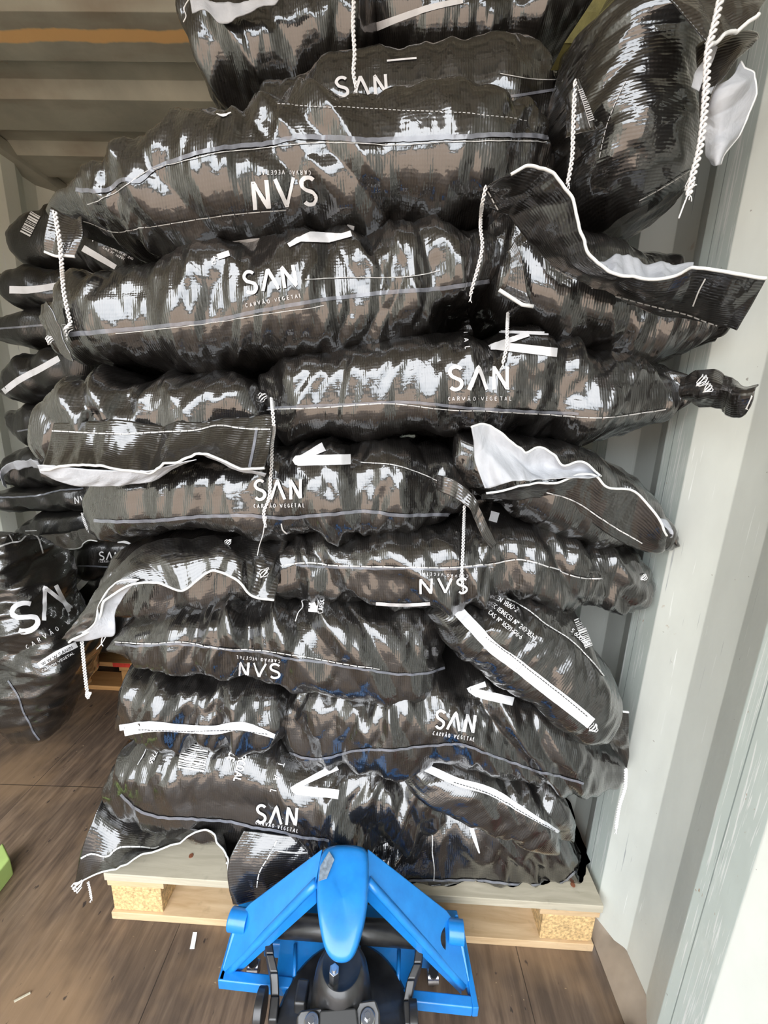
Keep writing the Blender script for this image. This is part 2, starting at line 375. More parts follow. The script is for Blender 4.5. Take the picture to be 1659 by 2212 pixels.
pr, fm = side_profile(2.03, .286, YB, YF, .036)
corrugated('wall_left', pr, .045, HT, lambda a, d, z: (XL-d, a, z), [M_WALL_L], [0]*len(fm))
W = MB(); W.box((XL-.05, YF, 0), (XR+.05, YF+.05, HT)); tag(W.obj('wall_back', M_WALL), kind='structure')
per = .315; P = []; y = 1.548-per*7
while y < YF:
    P += [(y-per*.50, 0), (y, 0), (y+.014, .036), (y+per*.38, .036)]; y += per
P = [p for p in P if p[0] > YB]
V = []; 
corrugated('ceiling', P, XL-.04, XR+.04, lambda a, d, x: (x, a, HT+d), [M_ROOF], [0]*len(P))
def hx(name, pts, y0, y1, mat, bev=.003):
    A = [(x, y0, z) for x, z in pts]; W = MB(); W.prism(A, (0, y1-y0, 0)); return tag(W.obj(name, mat, bevel=bev), kind='structure')
hx('trim_1', [(XR-.012, 0), (XR+.05, 0), (XR+.05, .06), (XR+.032, .06)], YB, YF, M_RAIL)
hx('trim_2', [(XL+.01, 0), (XL-.05, 0), (XL-.05, .06), (XL-.03, .06)], YB, YF, M_RAIL)
hx('trim_3', [(XL-.05, HT+.03), (XL+.03, HT+.03), (XL+.03, HT-.02), (XL-.05, HT-.045)], YB, YF, M_ROOF)
hx('trim_4', [(XR+.05, HT+.03), (XR-.035, HT+.03), (XR-.035, HT-.02), (XR+.05, HT-.045)], YB, YF, M_ROOF)

# ------------------------------------------------------------------ bags
BAGS = []
class Bag: pass
def sgnpow(x, p): return np.sign(x)*np.abs(x)**p
def bag(label, cat, group, st, yf, dep=.36, n=3.2, seed=1, amp=1.0, NU=None, NV=130, endp=5, e0=.35, e1=.35, name='charcoal_bag', mat=None, low=False):
    st = np.array([list(s)+[0]*(5-len(s)) for s in st], float)
    L = np.linalg.norm(np.diff((st[:, :2]+st[:, 2:4])/2, axis=0), axis=1).sum()
    if NU is None: NU = int(max(60, min(300, L/3.6)))
    if low: NU = max(40, NU//2); NV = 80
    mid = np.c_[(st[:, 0]+st[:, 2])/2, (st[:, 1]+st[:, 3])/2, st]
    S = spline(mid, NU)[:, 2:]
    t = np.linspace(-1, 1, NU)
    e = np.where(t < 0, e0+(1-e0)*(1-np.abs(t)**endp), e1+(1-e1)*(1-np.abs(t)**endp))
    D = dep/2; a = D*e; yc = yf+a+(D-a)*.55+S[:, 4]
    Tw = np.array([at(S[i, 0], S[i, 1], y=yc[i]-a[i]*.62) for i in range(NU)]); Bw = np.array([at(S[i, 2], S[i, 3], y=yc[i]-a[i]*.62) for i in range(NU)])
    c = (Tw+Bw)/2; v = (Tw-Bw)/2; c[:, 1] = yc
    # more rows on the camera side
    k = np.arange(NV)/NV; ph = math.pi+2*math.pi*(k-.5); w = ph-math.pi; ph = math.pi+w-.38*np.sin(-w)*-1*1.0
    cs, sn = np.cos(ph), np.sin(ph)
    X = c[:, None, :]+v[:, None, :]*sgnpow(sn, 2/n)[None, :, None]
    X[:, :, 1] += a[:, None]*sgnpow(cs, 2/n)[None, :]
    u = np.r_[0, np.cumsum(np.linalg.norm(np.diff(c, axis=0), axis=1))][:, None]+np.zeros((1, NV))
    hv = np.linalg.norm(v, axis=1)[:, None]
    # distance around, measured from the front middle so that it stays continuous on the visible side
    dx = np.linalg.norm(np.diff(X, axis=1, append=X[:, :1]), axis=2); s = np.cumsum(dx, axis=1); s = s-s[:, NV//2][:, None]
    s[:, 0] = s[:, 0]
    sm = s.mean(axis=0)[None, :]+0*s
    # normals
    du = np.gradient(X, axis=0); dv = (np.roll(X, -1, 1)-np.roll(X, 1, 1))/2
    nn = np.cross(du, dv); nn /= np.linalg.norm(nn, axis=2)[..., None]+1e-9
    out = X-c[:, None, :]
    if (nn*out).sum() < 0: nn = -nn
    h = wrinkle(u+seed*3.1, s, u*0, seed, amp)
    fade = np.clip(np.minimum(hv/.04, 1), .15, 1)
    seamfade = np.clip((np.abs(k-0)*2 > -1), 0, 1)
    tt = np.clip(np.minimum(k, 1-k)/.06, 0, 1)[None, :]
    h = h*fade*tt
    # gathers running along the bag towards its ends
    g = noise(np.stack([s*38+seed, u*3.0, u*0+seed], -1), seed+7)
    ends = (np.abs(t)**6)[:, None]
    h = h+ends*.010*g*fade*tt
    X = X+nn*h[..., None]
    X[:, :, 2] = np.maximum(X[:, :, 2], .146 if yf < 1.1 else .004)
    V = list(X.reshape(-1, 3)); F = []
    idx = np.arange(NU*NV).reshape(NU, NV)
    A = idx[:-1]; Bq = idx[1:]
    F = np.stack([A, np.roll(A, -1, 1), np.roll(Bq, -1, 1), Bq], -1).reshape(-1, 4).tolist()
    V.append(X[0].mean(0)); V.append(X[-1].mean(0)); n0 = NU*NV
    for j in range(NV): F.append((n0, (j+1) % NV, j)); F.append((n0+1, (NU-1)*NV+j, (NU-1)*NV+(j+1) % NV))
    uv = np.c_[u.ravel()+seed*.37, s.ravel()]; uv = np.vstack([uv, [0, 0], [0, 0]])
    loc = (float(c[:, 0].mean()), float(c[:, 1].mean()), float(X[:, :, 2].min()))
    root = empty(name, loc); tag(root, label, cat, group)
    o = mesh_obj('sack_body', V, F, mat or M_FILM, root, uv=uv)
    B = Bag(); B.root = root; B.bvh = BVHTree.FromPolygons([tuple(p) for p in V], F); B.yf = yf; B.o = o; B.px = S; BAGS.append(B)
    return B
def hit(bvh, px, py, off=.0012):
    d = Vector(ray(px, py)).normalized(); r = bvh.ray_cast(Vector(CO), d)
    if r[0] is None: return None
    nrm = r[1]
    if nrm.dot(d) > 0: nrm = -nrm
    return np.array(r[0]+nrm*off)
def hit_all(px, py, back=.006):
    best = None; d = Vector(ray(px, py)).normalized()
    for B in BAGS:
        r = B.bvh.ray_cast(Vector(CO), d)
        if r[0] is not None and (best is None or r[3] < best): best = r[3]
    return best
def ribbon_mb(mb, bvh, pts, w, off=.0014, step=3.0, nw=3):
    """band w pixels wide along a traced line, lying on the sack"""
    pts = np.array(pts, float)
    ws = np.full(len(pts), float(w)) if not hasattr(w, '__len__') else np.array(w, float)
    L = np.linalg.norm(np.diff(pts, axis=0), axis=1).sum(); m = max(2, int(L/step)+1)
    cum = np.r_[0, np.cumsum(np.linalg.norm(np.diff(pts, axis=0), axis=1))]; tt = np.linspace(0, cum[-1], m)
    C = np.c_[np.interp(tt, cum, pts[:, 0]), np.interp(tt, cum, pts[:, 1])]; wv = np.interp(tt, cum, ws)
    T = np.gradient(C, axis=0); T /= np.linalg.norm(T, axis=1)[:, None]+1e-9; Nn = np.c_[-T[:, 1], T[:, 0]]
    rows = []
    for i in range(m):
        rows.append([hit(bvh, *(C[i]+Nn[i]*wv[i]*(k/(nw-1)-.5)), off) for k in range(nw)])
    V = []; F = []; ids = {}
    for i in range(m):
        for k in range(nw):
            if rows[i][k] is not None: ids[i, k] = len(V); V.append(rows[i][k])
    for i in range(m-1):
        for k in range(nw-1):
            q = [(i, k), (i, k+1), (i+1, k+1), (i+1, k)]
            if all(x in ids for x in q):
                P = [V[ids[x]] for x in q]
                if max(np.linalg.norm(P[0]-P[1]), np.linalg.norm(P[1]-P[2]), np.linalg.norm(P[0]-P[2])) < .06: F.append([ids[x] for x in q])
    mb.add(V, F)
def band(B, name, pts, w, mat, off=.0015, smooth=True, label=None, parent=None, curve=True, nw=3, wob=0, seed=0):
    mb = MB(); P = np.array(pts, float)
    if curve and len(P) > 2: P = spline(P, max(12, len(P)*5))
    if wob:
        k = np.arange(len(P)); P = P+np.c_[k*0, wob*np.sin(k*1.7+seed)*np.cos(k*.9)]
    ww = w if not hasattr(w, '__len__') else np.interp(np.linspace(0, 1, len(P)), np.linspace(0, 1, len(w)), w)
    ribbon_mb(mb, B.bvh, P, ww, off, nw=nw)
    if not mb.f: return None
    o = mesh_obj(name, mb.v, mb.f, mat, parent or B.root)
    if label: o['label'] = label
    return o
def arc(cx, cy, rx, ry, a0, a1, n=12):
    return [(cx+rx*math.cos(math.radians(a0+(a1-a0)*i/n)), cy+ry*math.sin(math.radians(a0+(a1-a0)*i/n))) for i in range(n+1)]
S_ = arc(.36, .74, .27, .25, 35, 205, 10)[:-1]+[(.2, .56), (.52, .44)]+arc(.36, .255, .28, .25, 25, -145, 10)
O_ = [arc(.34, .5, .3, .47, 0, 360, 20)]
G = {  # stroke letters on a unit-high grid: (advance, strokes)
 'S': (.78, [S_]), 'Λ': (.9, [[(.04, .0), (.42, .98), (.8, 0)]]), 'A': (.82, [[(.04, 0), (.38, .98), (.72, 0)], [(.16, .3), (.6, .3)]]),
 'N': (.86, [[(.12, 0), (.12, .98), (.68, .02), (.68, 1)]]), 'V': (.84, [[(.04, 1), (.4, .02), (.76, 1)]]),
 'C': (.76, [arc(.4, .5, .32, .47, 50, 310, 14)]), 'R': (.76, [[(.12, 0), (.12, .97), (.45, .97), (.62, .85), (.62, .62), (.45, .48), (.12, .48)], [(.42, .48), (.65, 0)]]),
 'Ã': (.82, [[(.04, 0), (.38, .98), (.72, 0)], [(.16, .3), (.6, .3)], [(.18, 1.16), (.3, 1.24), (.45, 1.16), (.58, 1.24)]]),
 'O': (.8, O_), '0': (.7, O_), '·': (.36, [[(.12, .44), (.2, .44)]]), '.': (.3, [[(.1, .05), (.18, .05)]]), '-': (.5, [[(.08, .46), (.4, .46)]]), ' ': (.45, []),
 'E': (.66, [[(.56, .97), (.12, .97), (.12, .03), (.56, .03)], [(.12, .5), (.5, .5)]]), 'G': (.8, [arc(.4, .5, .32, .47, 50, 340, 14)+[(.7, .45), (.45, .45)]]),
 'T': (.7, [[(.03, .97), (.65, .97)], [(.34, .97), (.34, 0)]]), 'L': (.6, [[(.12, 1), (.12, .03), (.54, .03)]]),
 'H': (.8, [[(.12, 0), (.12, 1)], [(.66, 0), (.66, 1)], [(.12, .5), (.66, .5)]]), 'K': (.74, [[(.12, 0), (.12, 1)], [(.66, 1), (.14, .42)], [(.3, .6), (.68, 0)]]),
 'I': (.3, [[(.15, 0), (.15, 1)]]), 'W': (1.1, [[(.04, 1), (.28, .02), (.54, .9), (.8, .02), (1.04, 1)]]), 'B': (.74, [[(.12, .5), (.45, .5), (.6, .62), (.6, .84), (.45, .97), (.12, .97), (.12, .03), (.48, .03), (.64, .15), (.64, .37), (.48, .5)]]),
 'M': (.95, [[(.1, 0), (.1, .98), (.46, .2), (.82, .98), (.82, 0)]]), 'Z': (.7, [[(.06, .97), (.6, .97), (.06, .03), (.62, .03)]]),
 '1': (.45, [[(.08, .8), (.25, .97), (.25, 0)]]), '2': (.68, [arc(.34, .7, .26, .26, 160, -20, 8)+[(.08, .03), (.62, .03)]]),
 '3': (.68, [arc(.32, .74, .24, .23, 150, -80, 8)+arc(.32, .27, .27, .25, 80, -150, 8)]), '4': (.7, [[(.5, 0), (.5, .97), (.06, .28), (.66, .28)]]),
 '5': (.68, [[(.58, .97), (.16, .97), (.12, .56)]+arc(.32, .31, .27, .29, 110, -140, 9)]), '6': (.7, [arc(.34, .3, .26, .28, 130, -230, 14)+[(.14, .55), (.45, .98)]]),
 '7': (.62, [[(.06, .97), (.58, .97), (.22, 0)]]), '8': (.7, [arc(.34, .74, .22, .23, -90, 270, 12)+arc(.34, .26, .27, .25, 90, -270, 12)]), '9': (.7, [arc(.34, .7, .26, .28, -50, 310, 14)+[(.5, .45), (.24, .02)]]),
 '(': (.4, [arc(.36, .5, .22, .6, 120, 240, 6)]), ')': (.4, [arc(.04, .5, .22, .6, 60, -60, 6)]), 'º': (.45, [arc(.2, .8, .14, .18, 0, 360, 8)]), 'o': (.6, [arc(.28, .33, .24, .33, 0, 360, 12)]), 'U': (.8, [[(.12, 1), (.12, .3)]+arc(.4, .3, .28, .27, 180, 360, 8)+[(.68, 1)]]), 'D': (.78, [[(.12, .03), (.12, .97), (.4, .97), (.66, .7), (.66, .3), (.4, .03), (.12, .03)]]),
}
def write(B, text, p0, p1, h, thick=.13, track=0, mat=None, name='printed_lettering', curve=0, skew=0, parent=None):
    """letters drawn along p0->p1 (pixels), h high, lying on the sack"""
    p0, p1 = np.array(p0, float), np.array(p1, float); d = p1-p0; L = np.linalg.norm(d); d /= L; up = np.array([d[1], -d[0]])
    tot = sum(G[c][0]+track for c in text)-track; sx = L/tot; mb = MB(); x = 0
    for c in text:
        adv, strokes = G[c]
        for s in strokes:
            P = [p0+d*((x+a)*sx)+up*(b*h+curve*((x+a)/tot-.5)**2*4)+d*(b*skew) for a, b in s]
            ribbon_mb(mb, B.bvh, P, thick*h, .0022, step=max(1.5, min(3, h/8)), nw=2 if h < 16 else 3)
        x += adv+track
    if mb.f: return mesh_obj(name, mb.v, mb.f, mat or M_PRINT, parent or B.root)
def sanmark(B, p0, p1, h, sub=True, subh=None, gap=.42, subp=None, thick=.155):
    write(B, 'SΛN', p0, p1, h, thick, track=.12)
    if sub:
        p0, p1 = np.array(p0, float), np.array(p1, float); d = (p1-p0)/np.linalg.norm(p1-p0); dn = np.array([-d[1], d[0]])
        q0, q1 = (p0+dn*h*gap, p1+dn*h*gap) if subp is None else subp
        write(B, 'CARVÃO·VEGETAL', q0, q1, subh or h*.15, .18, track=.55, name='small_lettering', mat=M_PRINTG)
def barcode(B, p0, p1, h, seed=3):
    p0, p1 = np.array(p0, float), np.array(p1, float); d = p1-p0; L = np.linalg.norm(d); d /= L; up = np.array([d[1], -d[0]]); r = random.Random(seed); x = 0; mb = MB()
    while x < L:
        w = r.choice((1.2, 1.8, 2.6, 3.6)); ribbon_mb(mb, B.bvh, [p0+d*(x+w/2), p0+d*(x+w/2)+up*h], w, .0022, nw=2); x += w+r.choice((1.4, 2.0, 2.8))
    if mb.f: mesh_obj('barcode', mb.v, mb.f, M_BARC, B.root)
def stitch(B, pts, w=2.6, dash=7, gap=5, mat=None, name='stitch_line', parent=None):
    P = spline(np.array(pts, float), 200); cum = np.r_[0, np.cumsum(np.linalg.norm(np.diff(P, axis=0), axis=1))]; mb = MB(); x = 0
    while x < cum[-1]-dash:
        q = [(np.interp(x+dash*k/2, cum, P[:, 0]), np.interp(x+dash*k/2, cum, P[:, 1])) for k in range(3)]
        ribbon_mb(mb, B.bvh, q, w, .0022, step=3, nw=2); x += dash+gap
    if mb.f: mesh_obj(name, mb.v, mb.f, mat or M_THREAD, parent or B.root)
def sheet(parent, name, rails, ys, mat, seed=0, amp=1, nu=110, nv=30, thick=.0016, hem=None, hem_r=.0028, bvh=None, back=None, label=None, hemname='hem'):
    """a flap lofted through traced rails; each rail has its own depth(s)"""
    R = []
    for r, y in zip(rails, ys):
        P = spline(np.array(r, float), nu); yy = np.interp(np.linspace(0, 1, nu), np.linspace(0, 1, len(y)), y) if hasattr(y, '__len__') else np.full(nu, y)
        R.append([at(P[i, 0], P[i, 1], y=yy[i]) for i in range(nu)])
    R = np.array(R); K = len(R); X = np.zeros((nu, nv, 3)); tv = np.linspace(0, K-1, nv)
    for j, t in enumerate(tv):
        k = min(int(t), K-2); s = t-k
        m0 = (R[k+1]-R[max(k-1, 0)])/(2 if k > 0 else 1); m1 = (R[min(k+2, K-1)]-R[k])/(2 if k+2 < K else 1)
        X[:, j] = (2*s**3-3*s**2+1)*R[k]+(s**3-2*s**2+s)*m0+(-2*s**3+3*s**2)*R[k+1]+(s**3-s**2)*m1
    du = np.gradient(X, axis=0); dv = np.gradient(X, axis=1); nn = np.cross(du, dv); nn /= np.linalg.norm(nn, axis=2)[..., None]+1e-9
    u = np.cumsum(np.linalg.norm(du, axis=2).mean(1))[:, None]+np.zeros((1, nv)); v = np.cumsum(np.linalg.norm(dv, axis=2).mean(0))[None, :]+np.zeros((nu, 1))
    if (nn*(CO-X)).sum() < 0: nn = -nn
    X = X+nn*(wrinkle(u+seed, v*1.0, u*0, seed+50, amp)*.95)[..., None]
    idx = np.arange(nu*nv).reshape(nu, nv)
    F = np.stack([idx[:-1, :-1], idx[1:, :-1], idx[1:, 1:], idx[:-1, 1:]], -1).reshape(-1, 4).tolist()
    o = mesh_obj(name, X.reshape(-1, 3), F, mat, parent, uv=np.c_[v.ravel()+seed, u.ravel()])
    sm = o.modifiers.new('thick', 'SOLIDIFY'); sm.thickness = thick; sm.offset = 0
    if label: o['label'] = label
    if hem:
        mb = MB(); mb.tube(X[:, -1] if hem == 1 else X[:, 0], hem_r*.85, 8); mb.obj(hemname, M_HEM, o, smooth=True)
    # outline of the flap as a bvh so that stitches can lie on it
    Bz = Bag(); Bz.bvh = BVHTree.FromPolygons([tuple(p) for p in X.reshape(-1, 3)], F); Bz.root = o; Bz.o = o; BAGS.append(Bz)
    return Bz
def cord(parent, pts, r=.0011, off=.007, tail=True, name='pull_cord', ys=None, twist=True, amp=.0021):
    """braided cord hanging in front of the sacks"""
    P = spline(np.array(pts, float), 60); D = [hit_all(*p) for p in P]; good = [d for d in D if d is not None]
    L = []
    if ys is None:
        m = min(good) if good else .8
        Dn = [min(d, (m if d is None else d)) if d is not None else None for d in D]
        xs = [i for i, d in enumerate(D) if d is not None]; di = np.interp(range(len(D)), xs, [D[i] for i in xs]) if xs else np.full(len(D), .75)
        # a hanging cord does not follow hollows: lower hull smoothing
        di = np.array([min(di[max(0, i-6):i+7]) for i in range(len(di))]); k = np.ones(7)/7; di = np.convolve(np.pad(di, 3, 'edge'), k, 'valid')
        for p, d in zip(P, di):
            v = ray(*p); v = v/np.linalg.norm(v); L.append(CO+v*(d-off))
    else:
        yy = np.interp(np.linspace(0, 1, len(P)), np.linspace(0, 1, len(ys)), ys); L = [at(p[0], p[1], y=y) for p, y in zip(P, yy)]
    L = np.array(L); cum = np.r_[0, np.cumsum(np.linalg.norm(np.diff(L, axis=0), axis=1))]; n = max(8, int(cum[-1]/.0016)); tt = np.linspace(0, cum[-1], n)
    C = np.c_[np.interp(tt, cum, L[:, 0]), np.interp(tt, cum, L[:, 1]), np.interp(tt, cum, L[:, 2])]
    mb = MB()
    if twist:
        for ph in (0, math.pi):
            w = 2*math.pi/.013; q = [c+CR*amp*math.sin(w*t+ph)+CF*amp*.6*math.cos(w*t+ph) for c, t in zip(C, tt)]; mb.tube(q, r, 6)
    else: mb.tube(C, r, 6)
    e = C[-1]; rr = random.Random(int(pts[0][0]))
    if tail and twist:
        for k in range(3):
            d = CR*rr.uniform(-.4, .4)-CU*rr.uniform(.5, 1); q = [e+d*.004*i+CR*.0015*math.sin(i*1.3+k) for i in range(4)]; mb.tube(q, .0006, 5)
    o = mb.obj(name, M_CORD, parent, smooth=True); return o
def knot(parent, px, py, s=.006, off=.006, name='knot'):
    d = hit_all(px, py) or .8; v = ray(px, py); v /= np.linalg.norm(v); c = CO+v*(d-off); rr = random.Random(int(px)); mb = MB()
    for k in range(3):
        q = []
        for i in range(14):
            a = i/13*2*math.pi; q.append(c+CR*s*math.cos(a)*rr.uniform(.7, 1.1)+CU*s*math.sin(a+k)*rr.uniform(.7, 1.2)+CF*s*.5*math.sin(2*a+k))
        mb.tube(q, .0007, 6)
    mb.obj(name, M_CORD, parent, smooth=True)
# ------------------------------------------------------------------ the pallet under the near stack
PX1, PX0, PY0 = .530, -.670, .694
def pallet(label, x0, x1, y0, depth, mats, group=None):
    root = empty('wooden_pallet', ((x0+x1)/2, y0+depth/2, 0)); tag(root, label, 'pallet', group); mt, mp, mc = mats
    ws = (.145, .10, .145, .10, .145) if True else 0; gap = (depth-sum(ws))/4; y = y0
    for w in ws:
        W = MB(); W.box((x0, y, .122), (x1, y+w, .144)); W.obj('deck_board', mt, root, bevel=.0015); y += w+gap
    for cx in (x0+.0725, (x0+x1)/2, x1-.0725):
        W = MB(); W.box((cx-.0705, y0+.004, .1), (cx+.0705, y0+depth-.004, .1215)); W.obj('cross_board', mp, root, bevel=.0015)
    for yy in (y0, y0+depth/2-.05, y0+depth-.1):
        for cx in (x0+.0725, (x0+x1)/2, x1-.0725):
            W = MB(); W.box((cx-.062, yy+.004, .0225), (cx+.062, yy+.096, .0995)); o = W.obj('spacer_block', mc, root, bevel=.002)
        W = MB(); W.box((x0+.006, yy-.002, 0), (x1-.006, yy+.1, .022)); W.obj('bottom_board', mp, root, bevel=.0015)
    return root
P1 = pallet('pale wooden pallet on the floor under the near stack of black sacks', PX0, PX1, PY0, .8, (M_DECK, M_PINE, M_CHIP))
for x, y in ((PX1-.055, PY0+.04), (PX1-.052, PY0+.085), (PX0+.055, PY0+.05), (PX0+.09, PY0+.1), (PX0+.19, PY0+.05)):
    W = MB(); W.tube([(x, y, .1425), (x, y, .1455)], [.006, .0052], 12); W.obj('nail_head', M_NAIL, P1)

# ------------------------------------------------------------------ near stack, bottom to top
GR = 'black sacks piled on the near pallet'
F1b = bag('long black sack lying lowest on the right of the pale pallet, above the blue jack', 'charcoal sack', GR,
    [(545, 1810, 550, 1905), (600, 1790, 600, 1935), (700, 1785, 700, 1945), (840, 1760, 840, 1938), (930, 1712, 935, 1925), (1050, 1695, 1050, 1922), (1150, 1715, 1150, 1926), (1215, 1770, 1215, 1924), (1250, 1835, 1250, 1910), (1262, 1865, 1264, 1890)], .715, .40, seed=11, amp=.9)
band(F1b, 'seal_seam', [(560, 1915), (640, 1926), (760, 1925), (860, 1905), (960, 1900), (1060, 1903), (1150, 1912), (1215, 1905), (1245, 1880)], 5, M_SEAM, wob=2)
band(F1b, 'thread_or_glint', [(931, 1718), (930, 1760), (934, 1800), (934, 1840), (938, 1880), (937, 1902)], 1.95, M_THREAD, wob=1)
band(F1b, 'folded_edge', [(1008, 1735), (1012, 1765), (1022, 1800), (1035, 1842)], [3, 9, 9, 3], M_STRIP)
write(F1b, 'CAS Nº 16291-96-6', (1120, 1795), (1036, 1752), 8, .16, name='small_lettering'); write(F1b, 'EC (EINECS) Nº 240-383-3', (1140, 1785), (1050, 1736), 7, .16, name='small_lettering')
ov = sheet(F1b.root, 'overhanging_fold', [[(531, 1786), (600, 1800), (700, 1812), (760, 1812)], [(498, 1862), (590, 1868), (700, 1870), (760, 1868)], [(508, 1942), (562, 1947), (640, 1935), (760, 1925)]], [.71, .675, .655], M_FILM, seed=2, amp=.9, nu=70, nv=50)
stitch(ov, [(598, 1815), (580, 1850), (562, 1880), (553, 1930)], 2.4, 14, 2); band(ov, 'seal_seam', [(600, 1838), (640, 1842), (700, 1838)], 3, M_THREAD)
F1a = bag('black sack at the pallet\'s lower left, its open mouth hanging over the edge', 'charcoal sack', GR,
    [(238, 1700, 240, 1800), (290, 1690, 290, 1862), (380, 1700, 380, 1880), (470, 1720, 470, 1905), (545, 1750, 545, 1915), (600, 1780, 600, 1915)], .80, .36, seed=12, amp=.8)
sk = sheet(F1a.root, 'mouth_flap', [[(236, 1690), (300, 1735), (390, 1765), (480, 1780), (575, 1790)], [(206, 1760), (270, 1800), (360, 1798), (455, 1798), (545, 1832)], [(176, 1835), (236, 1846), (340, 1832), (452, 1806), (515, 1870)], [(160, 1912), (232, 1878), (340, 1846), (450, 1820), (482, 1880), (508, 1944)]],
    [.80, .735, .700, [.685, .675, .672, .672, .66, .65]], M_FILM, seed=3, amp=.9, nu=140, nv=60, hem=1, hem_r=.0022)
stitch(sk, [(170, 1856), (196, 1843), (236, 1849), (250, 1835), (300, 1830), (338, 1833), (360, 1815)], 3.4, 20, 1, M_HEM)
band(sk, 'seal_seam', [(531, 1787), (527, 1808), (513, 1830), (498, 1855), (484, 1876)], 5, M_HEM)
knot(F1a.root, 166, 1916, .006); cord(F1a.root, [(190, 1905), (194, 1922), (197, 1940)], ys=[.678, .676, .676])
F2 = bag('black sack printed CHARCOAL KOHLE with a barcode, right above the pallet edge', 'charcoal sack', GR,
    [(238, 1682, 255, 1715), (262, 1640, 285, 1750), (320, 1592, 340, 1775), (420, 1585, 440, 1790), (520, 1590, 540, 1800), (640, 1625, 640, 1814), (740, 1632, 730, 1820), (840, 1632, 830, 1812), (915, 1650, 905, 1790), (950, 1690, 945, 1740)], .690, .44, seed=21, amp=1.35)
band(F2, 'seal_seam', [(262, 1715), (300, 1750), (400, 1768), (480, 1772), (545, 1785), (600, 1795), (660, 1808), (712, 1815)], 6, M_SEAM, wob=2)
band(F2, 'brand_mark', [(728, 1656), (630, 1704), (640, 1706), (731, 1716)], [16, 9, 20, 20], M_PRINT, curve=False)
sanmark(F2, (551, 1774), (645, 1782), 38, subp=((552, 1778), (644, 1797)), subh=8)
write(F2, 'CHARCOAL', (526, 1592), (505, 1686), 15, .2, name='large_lettering'); write(F2, 'KOHLE', (508, 1592), (491, 1642), 15, .2, name='large_lettering')
write(F2, 'TAL', (602, 1646), (584, 1710), 13, .14, track=1.5, name='large_lettering')
barcode(F2, (394, 1604), (385, 1656), 58); write(F2, '727756', (340, 1606), (322, 1648), 9, .16, name='barcode_digits'); band(F2, 'printed_rule', [(321, 1608), (310, 1632), (298, 1652)], 1.6, M_PRINTG)
F3 = bag('small black sack end with a slanting white paper strip, just right of the CHARCOAL sack', 'charcoal sack', GR,
    [(905, 1622, 862, 1655), (985, 1628, 895, 1702), (1060, 1640, 960, 1735), (1130, 1660, 1040, 1765), (1190, 1685, 1120, 1795), (1222, 1712, 1195, 1805), (1226, 1750, 1222, 1795)], .668, .42, seed=23, amp=.9)
band(F3, 'paper_strip', [(872, 1650), (900, 1652), (940, 1668), (985, 1688), (1060, 1710), (1120, 1745), (1170, 1775), (1206, 1797)], [20, 17, 17, 18, 17, 15, 10, 7], M_STRIP)
stitch(F3, [(980, 1690), (1060, 1716), (1130, 1755), (1200, 1796)], 1.6, 5, 2, M_INK)
F4 = bag('squat black sack end with a level white strip, left of the pile, above the barcode', 'charcoal sack', GR,
    [(256, 1500, 262, 1572), (278, 1458, 285, 1592), (340, 1440, 350, 1598), (440, 1440, 450, 1600), (530, 1448, 540, 1596), (598, 1462, 600, 1584), (626, 1490, 622, 1545)], .700, .40, seed=34, amp=1.5)
band(F4, 'paper_strip', [(260, 1578), (320, 1569), (395, 1573), (465, 1576), (520, 1568), (560, 1578), (593, 1590)], [26, 24, 18, 18, 20, 18, 10], M_STRIP)
stitch(F4, [(300, 1575), (400, 1579), (500, 1577), (580, 1585)], 1.4, 5, 2, M_INK)
F5 = bag('long black sack low on the right whose white SAN sits under the slanted strip sack', 'charcoal sack', GR,
    [(602, 1515, 610, 1600), (630, 1474, 636, 1646), (740, 1462, 742, 1655), (860, 1455, 860, 1646), (960, 1450, 960, 1645), (1060, 1455, 1060, 1655), (1150, 1480, 1150, 1682), (1230, 1525, 1230, 1693), (1290, 1572, 1288, 1690), (1335, 1612, 1330, 1676), (1356, 1648, 1356, 1664)], .690, .42, seed=33, amp=1.0)
band(F5, 'seal_seam', [(612, 1620), (680, 1640), (760, 1622), (860, 1618), (930, 1610), (985, 1606), (1040, 1622), (1100, 1645), (1180, 1670), (1260, 1690)], 5, M_SEAM, wob=2)
band(F5, 'brand_mark', [(1050, 1478), (1012, 1490), (1030, 1497), (1108, 1516)], [12, 9, 18, 18], M_PRINT, curve=False)
sanmark(F5, (937, 1570), (1026, 1584), 38, subh=8)
tl = sheet(F5.root, 'sack_tail', [[(1294, 1535), (1322, 1530), (1350, 1532)], [(1305, 1580), (1330, 1580), (1356, 1585)], [(1328, 1625), (1345, 1640), (1356, 1655)]], [.70, .69, .73], M_FLAP, seed=7, amp=1.2, nu=40, nv=40, hem=2, hem_r=.0026)
F6 = bag('black sack tilted down to the right, printed EN 1860-2 beside a long white strip', 'charcoal sack', GR,
    [(985, 1282, 925, 1322), (1050, 1280, 945, 1378), (1120, 1284, 1000, 1425), (1195, 1300, 1060, 1474), (1252, 1342, 1120, 1525), (1292, 1412, 1180, 1560), (1311, 1480, 1240, 1582), (1312, 1532, 1287, 1576)], .640, .44, seed=35, amp=1.15, n=2.7)
band(F6, 'paper_strip', [(974, 1302), (1020, 1352), (1065, 1398), (1115, 1435), (1170, 1478), (1225, 1520), (1277, 1562)], [24, 24, 26, 27, 28, 28, 26], M_STRIP)
stitch(F6, [(1048, 1375), (1100, 1412), (1150, 1452), (1200, 1490), (1270, 1548)], 1.8, 5, 2, M_INK)
write(F6, 'EN 1860-2', (1072, 1296), (1115, 1324), 10, .14, name='lettering'); write(F6, 'EC (EINECS) Nº 240-383-3', (1062, 1310), (1155, 1384), 10, .14, name='lettering'); write(F6, 'CAS Nº 16291-96-6', (1054, 1326), (1123, 1381), 10, .14, name='lettering')
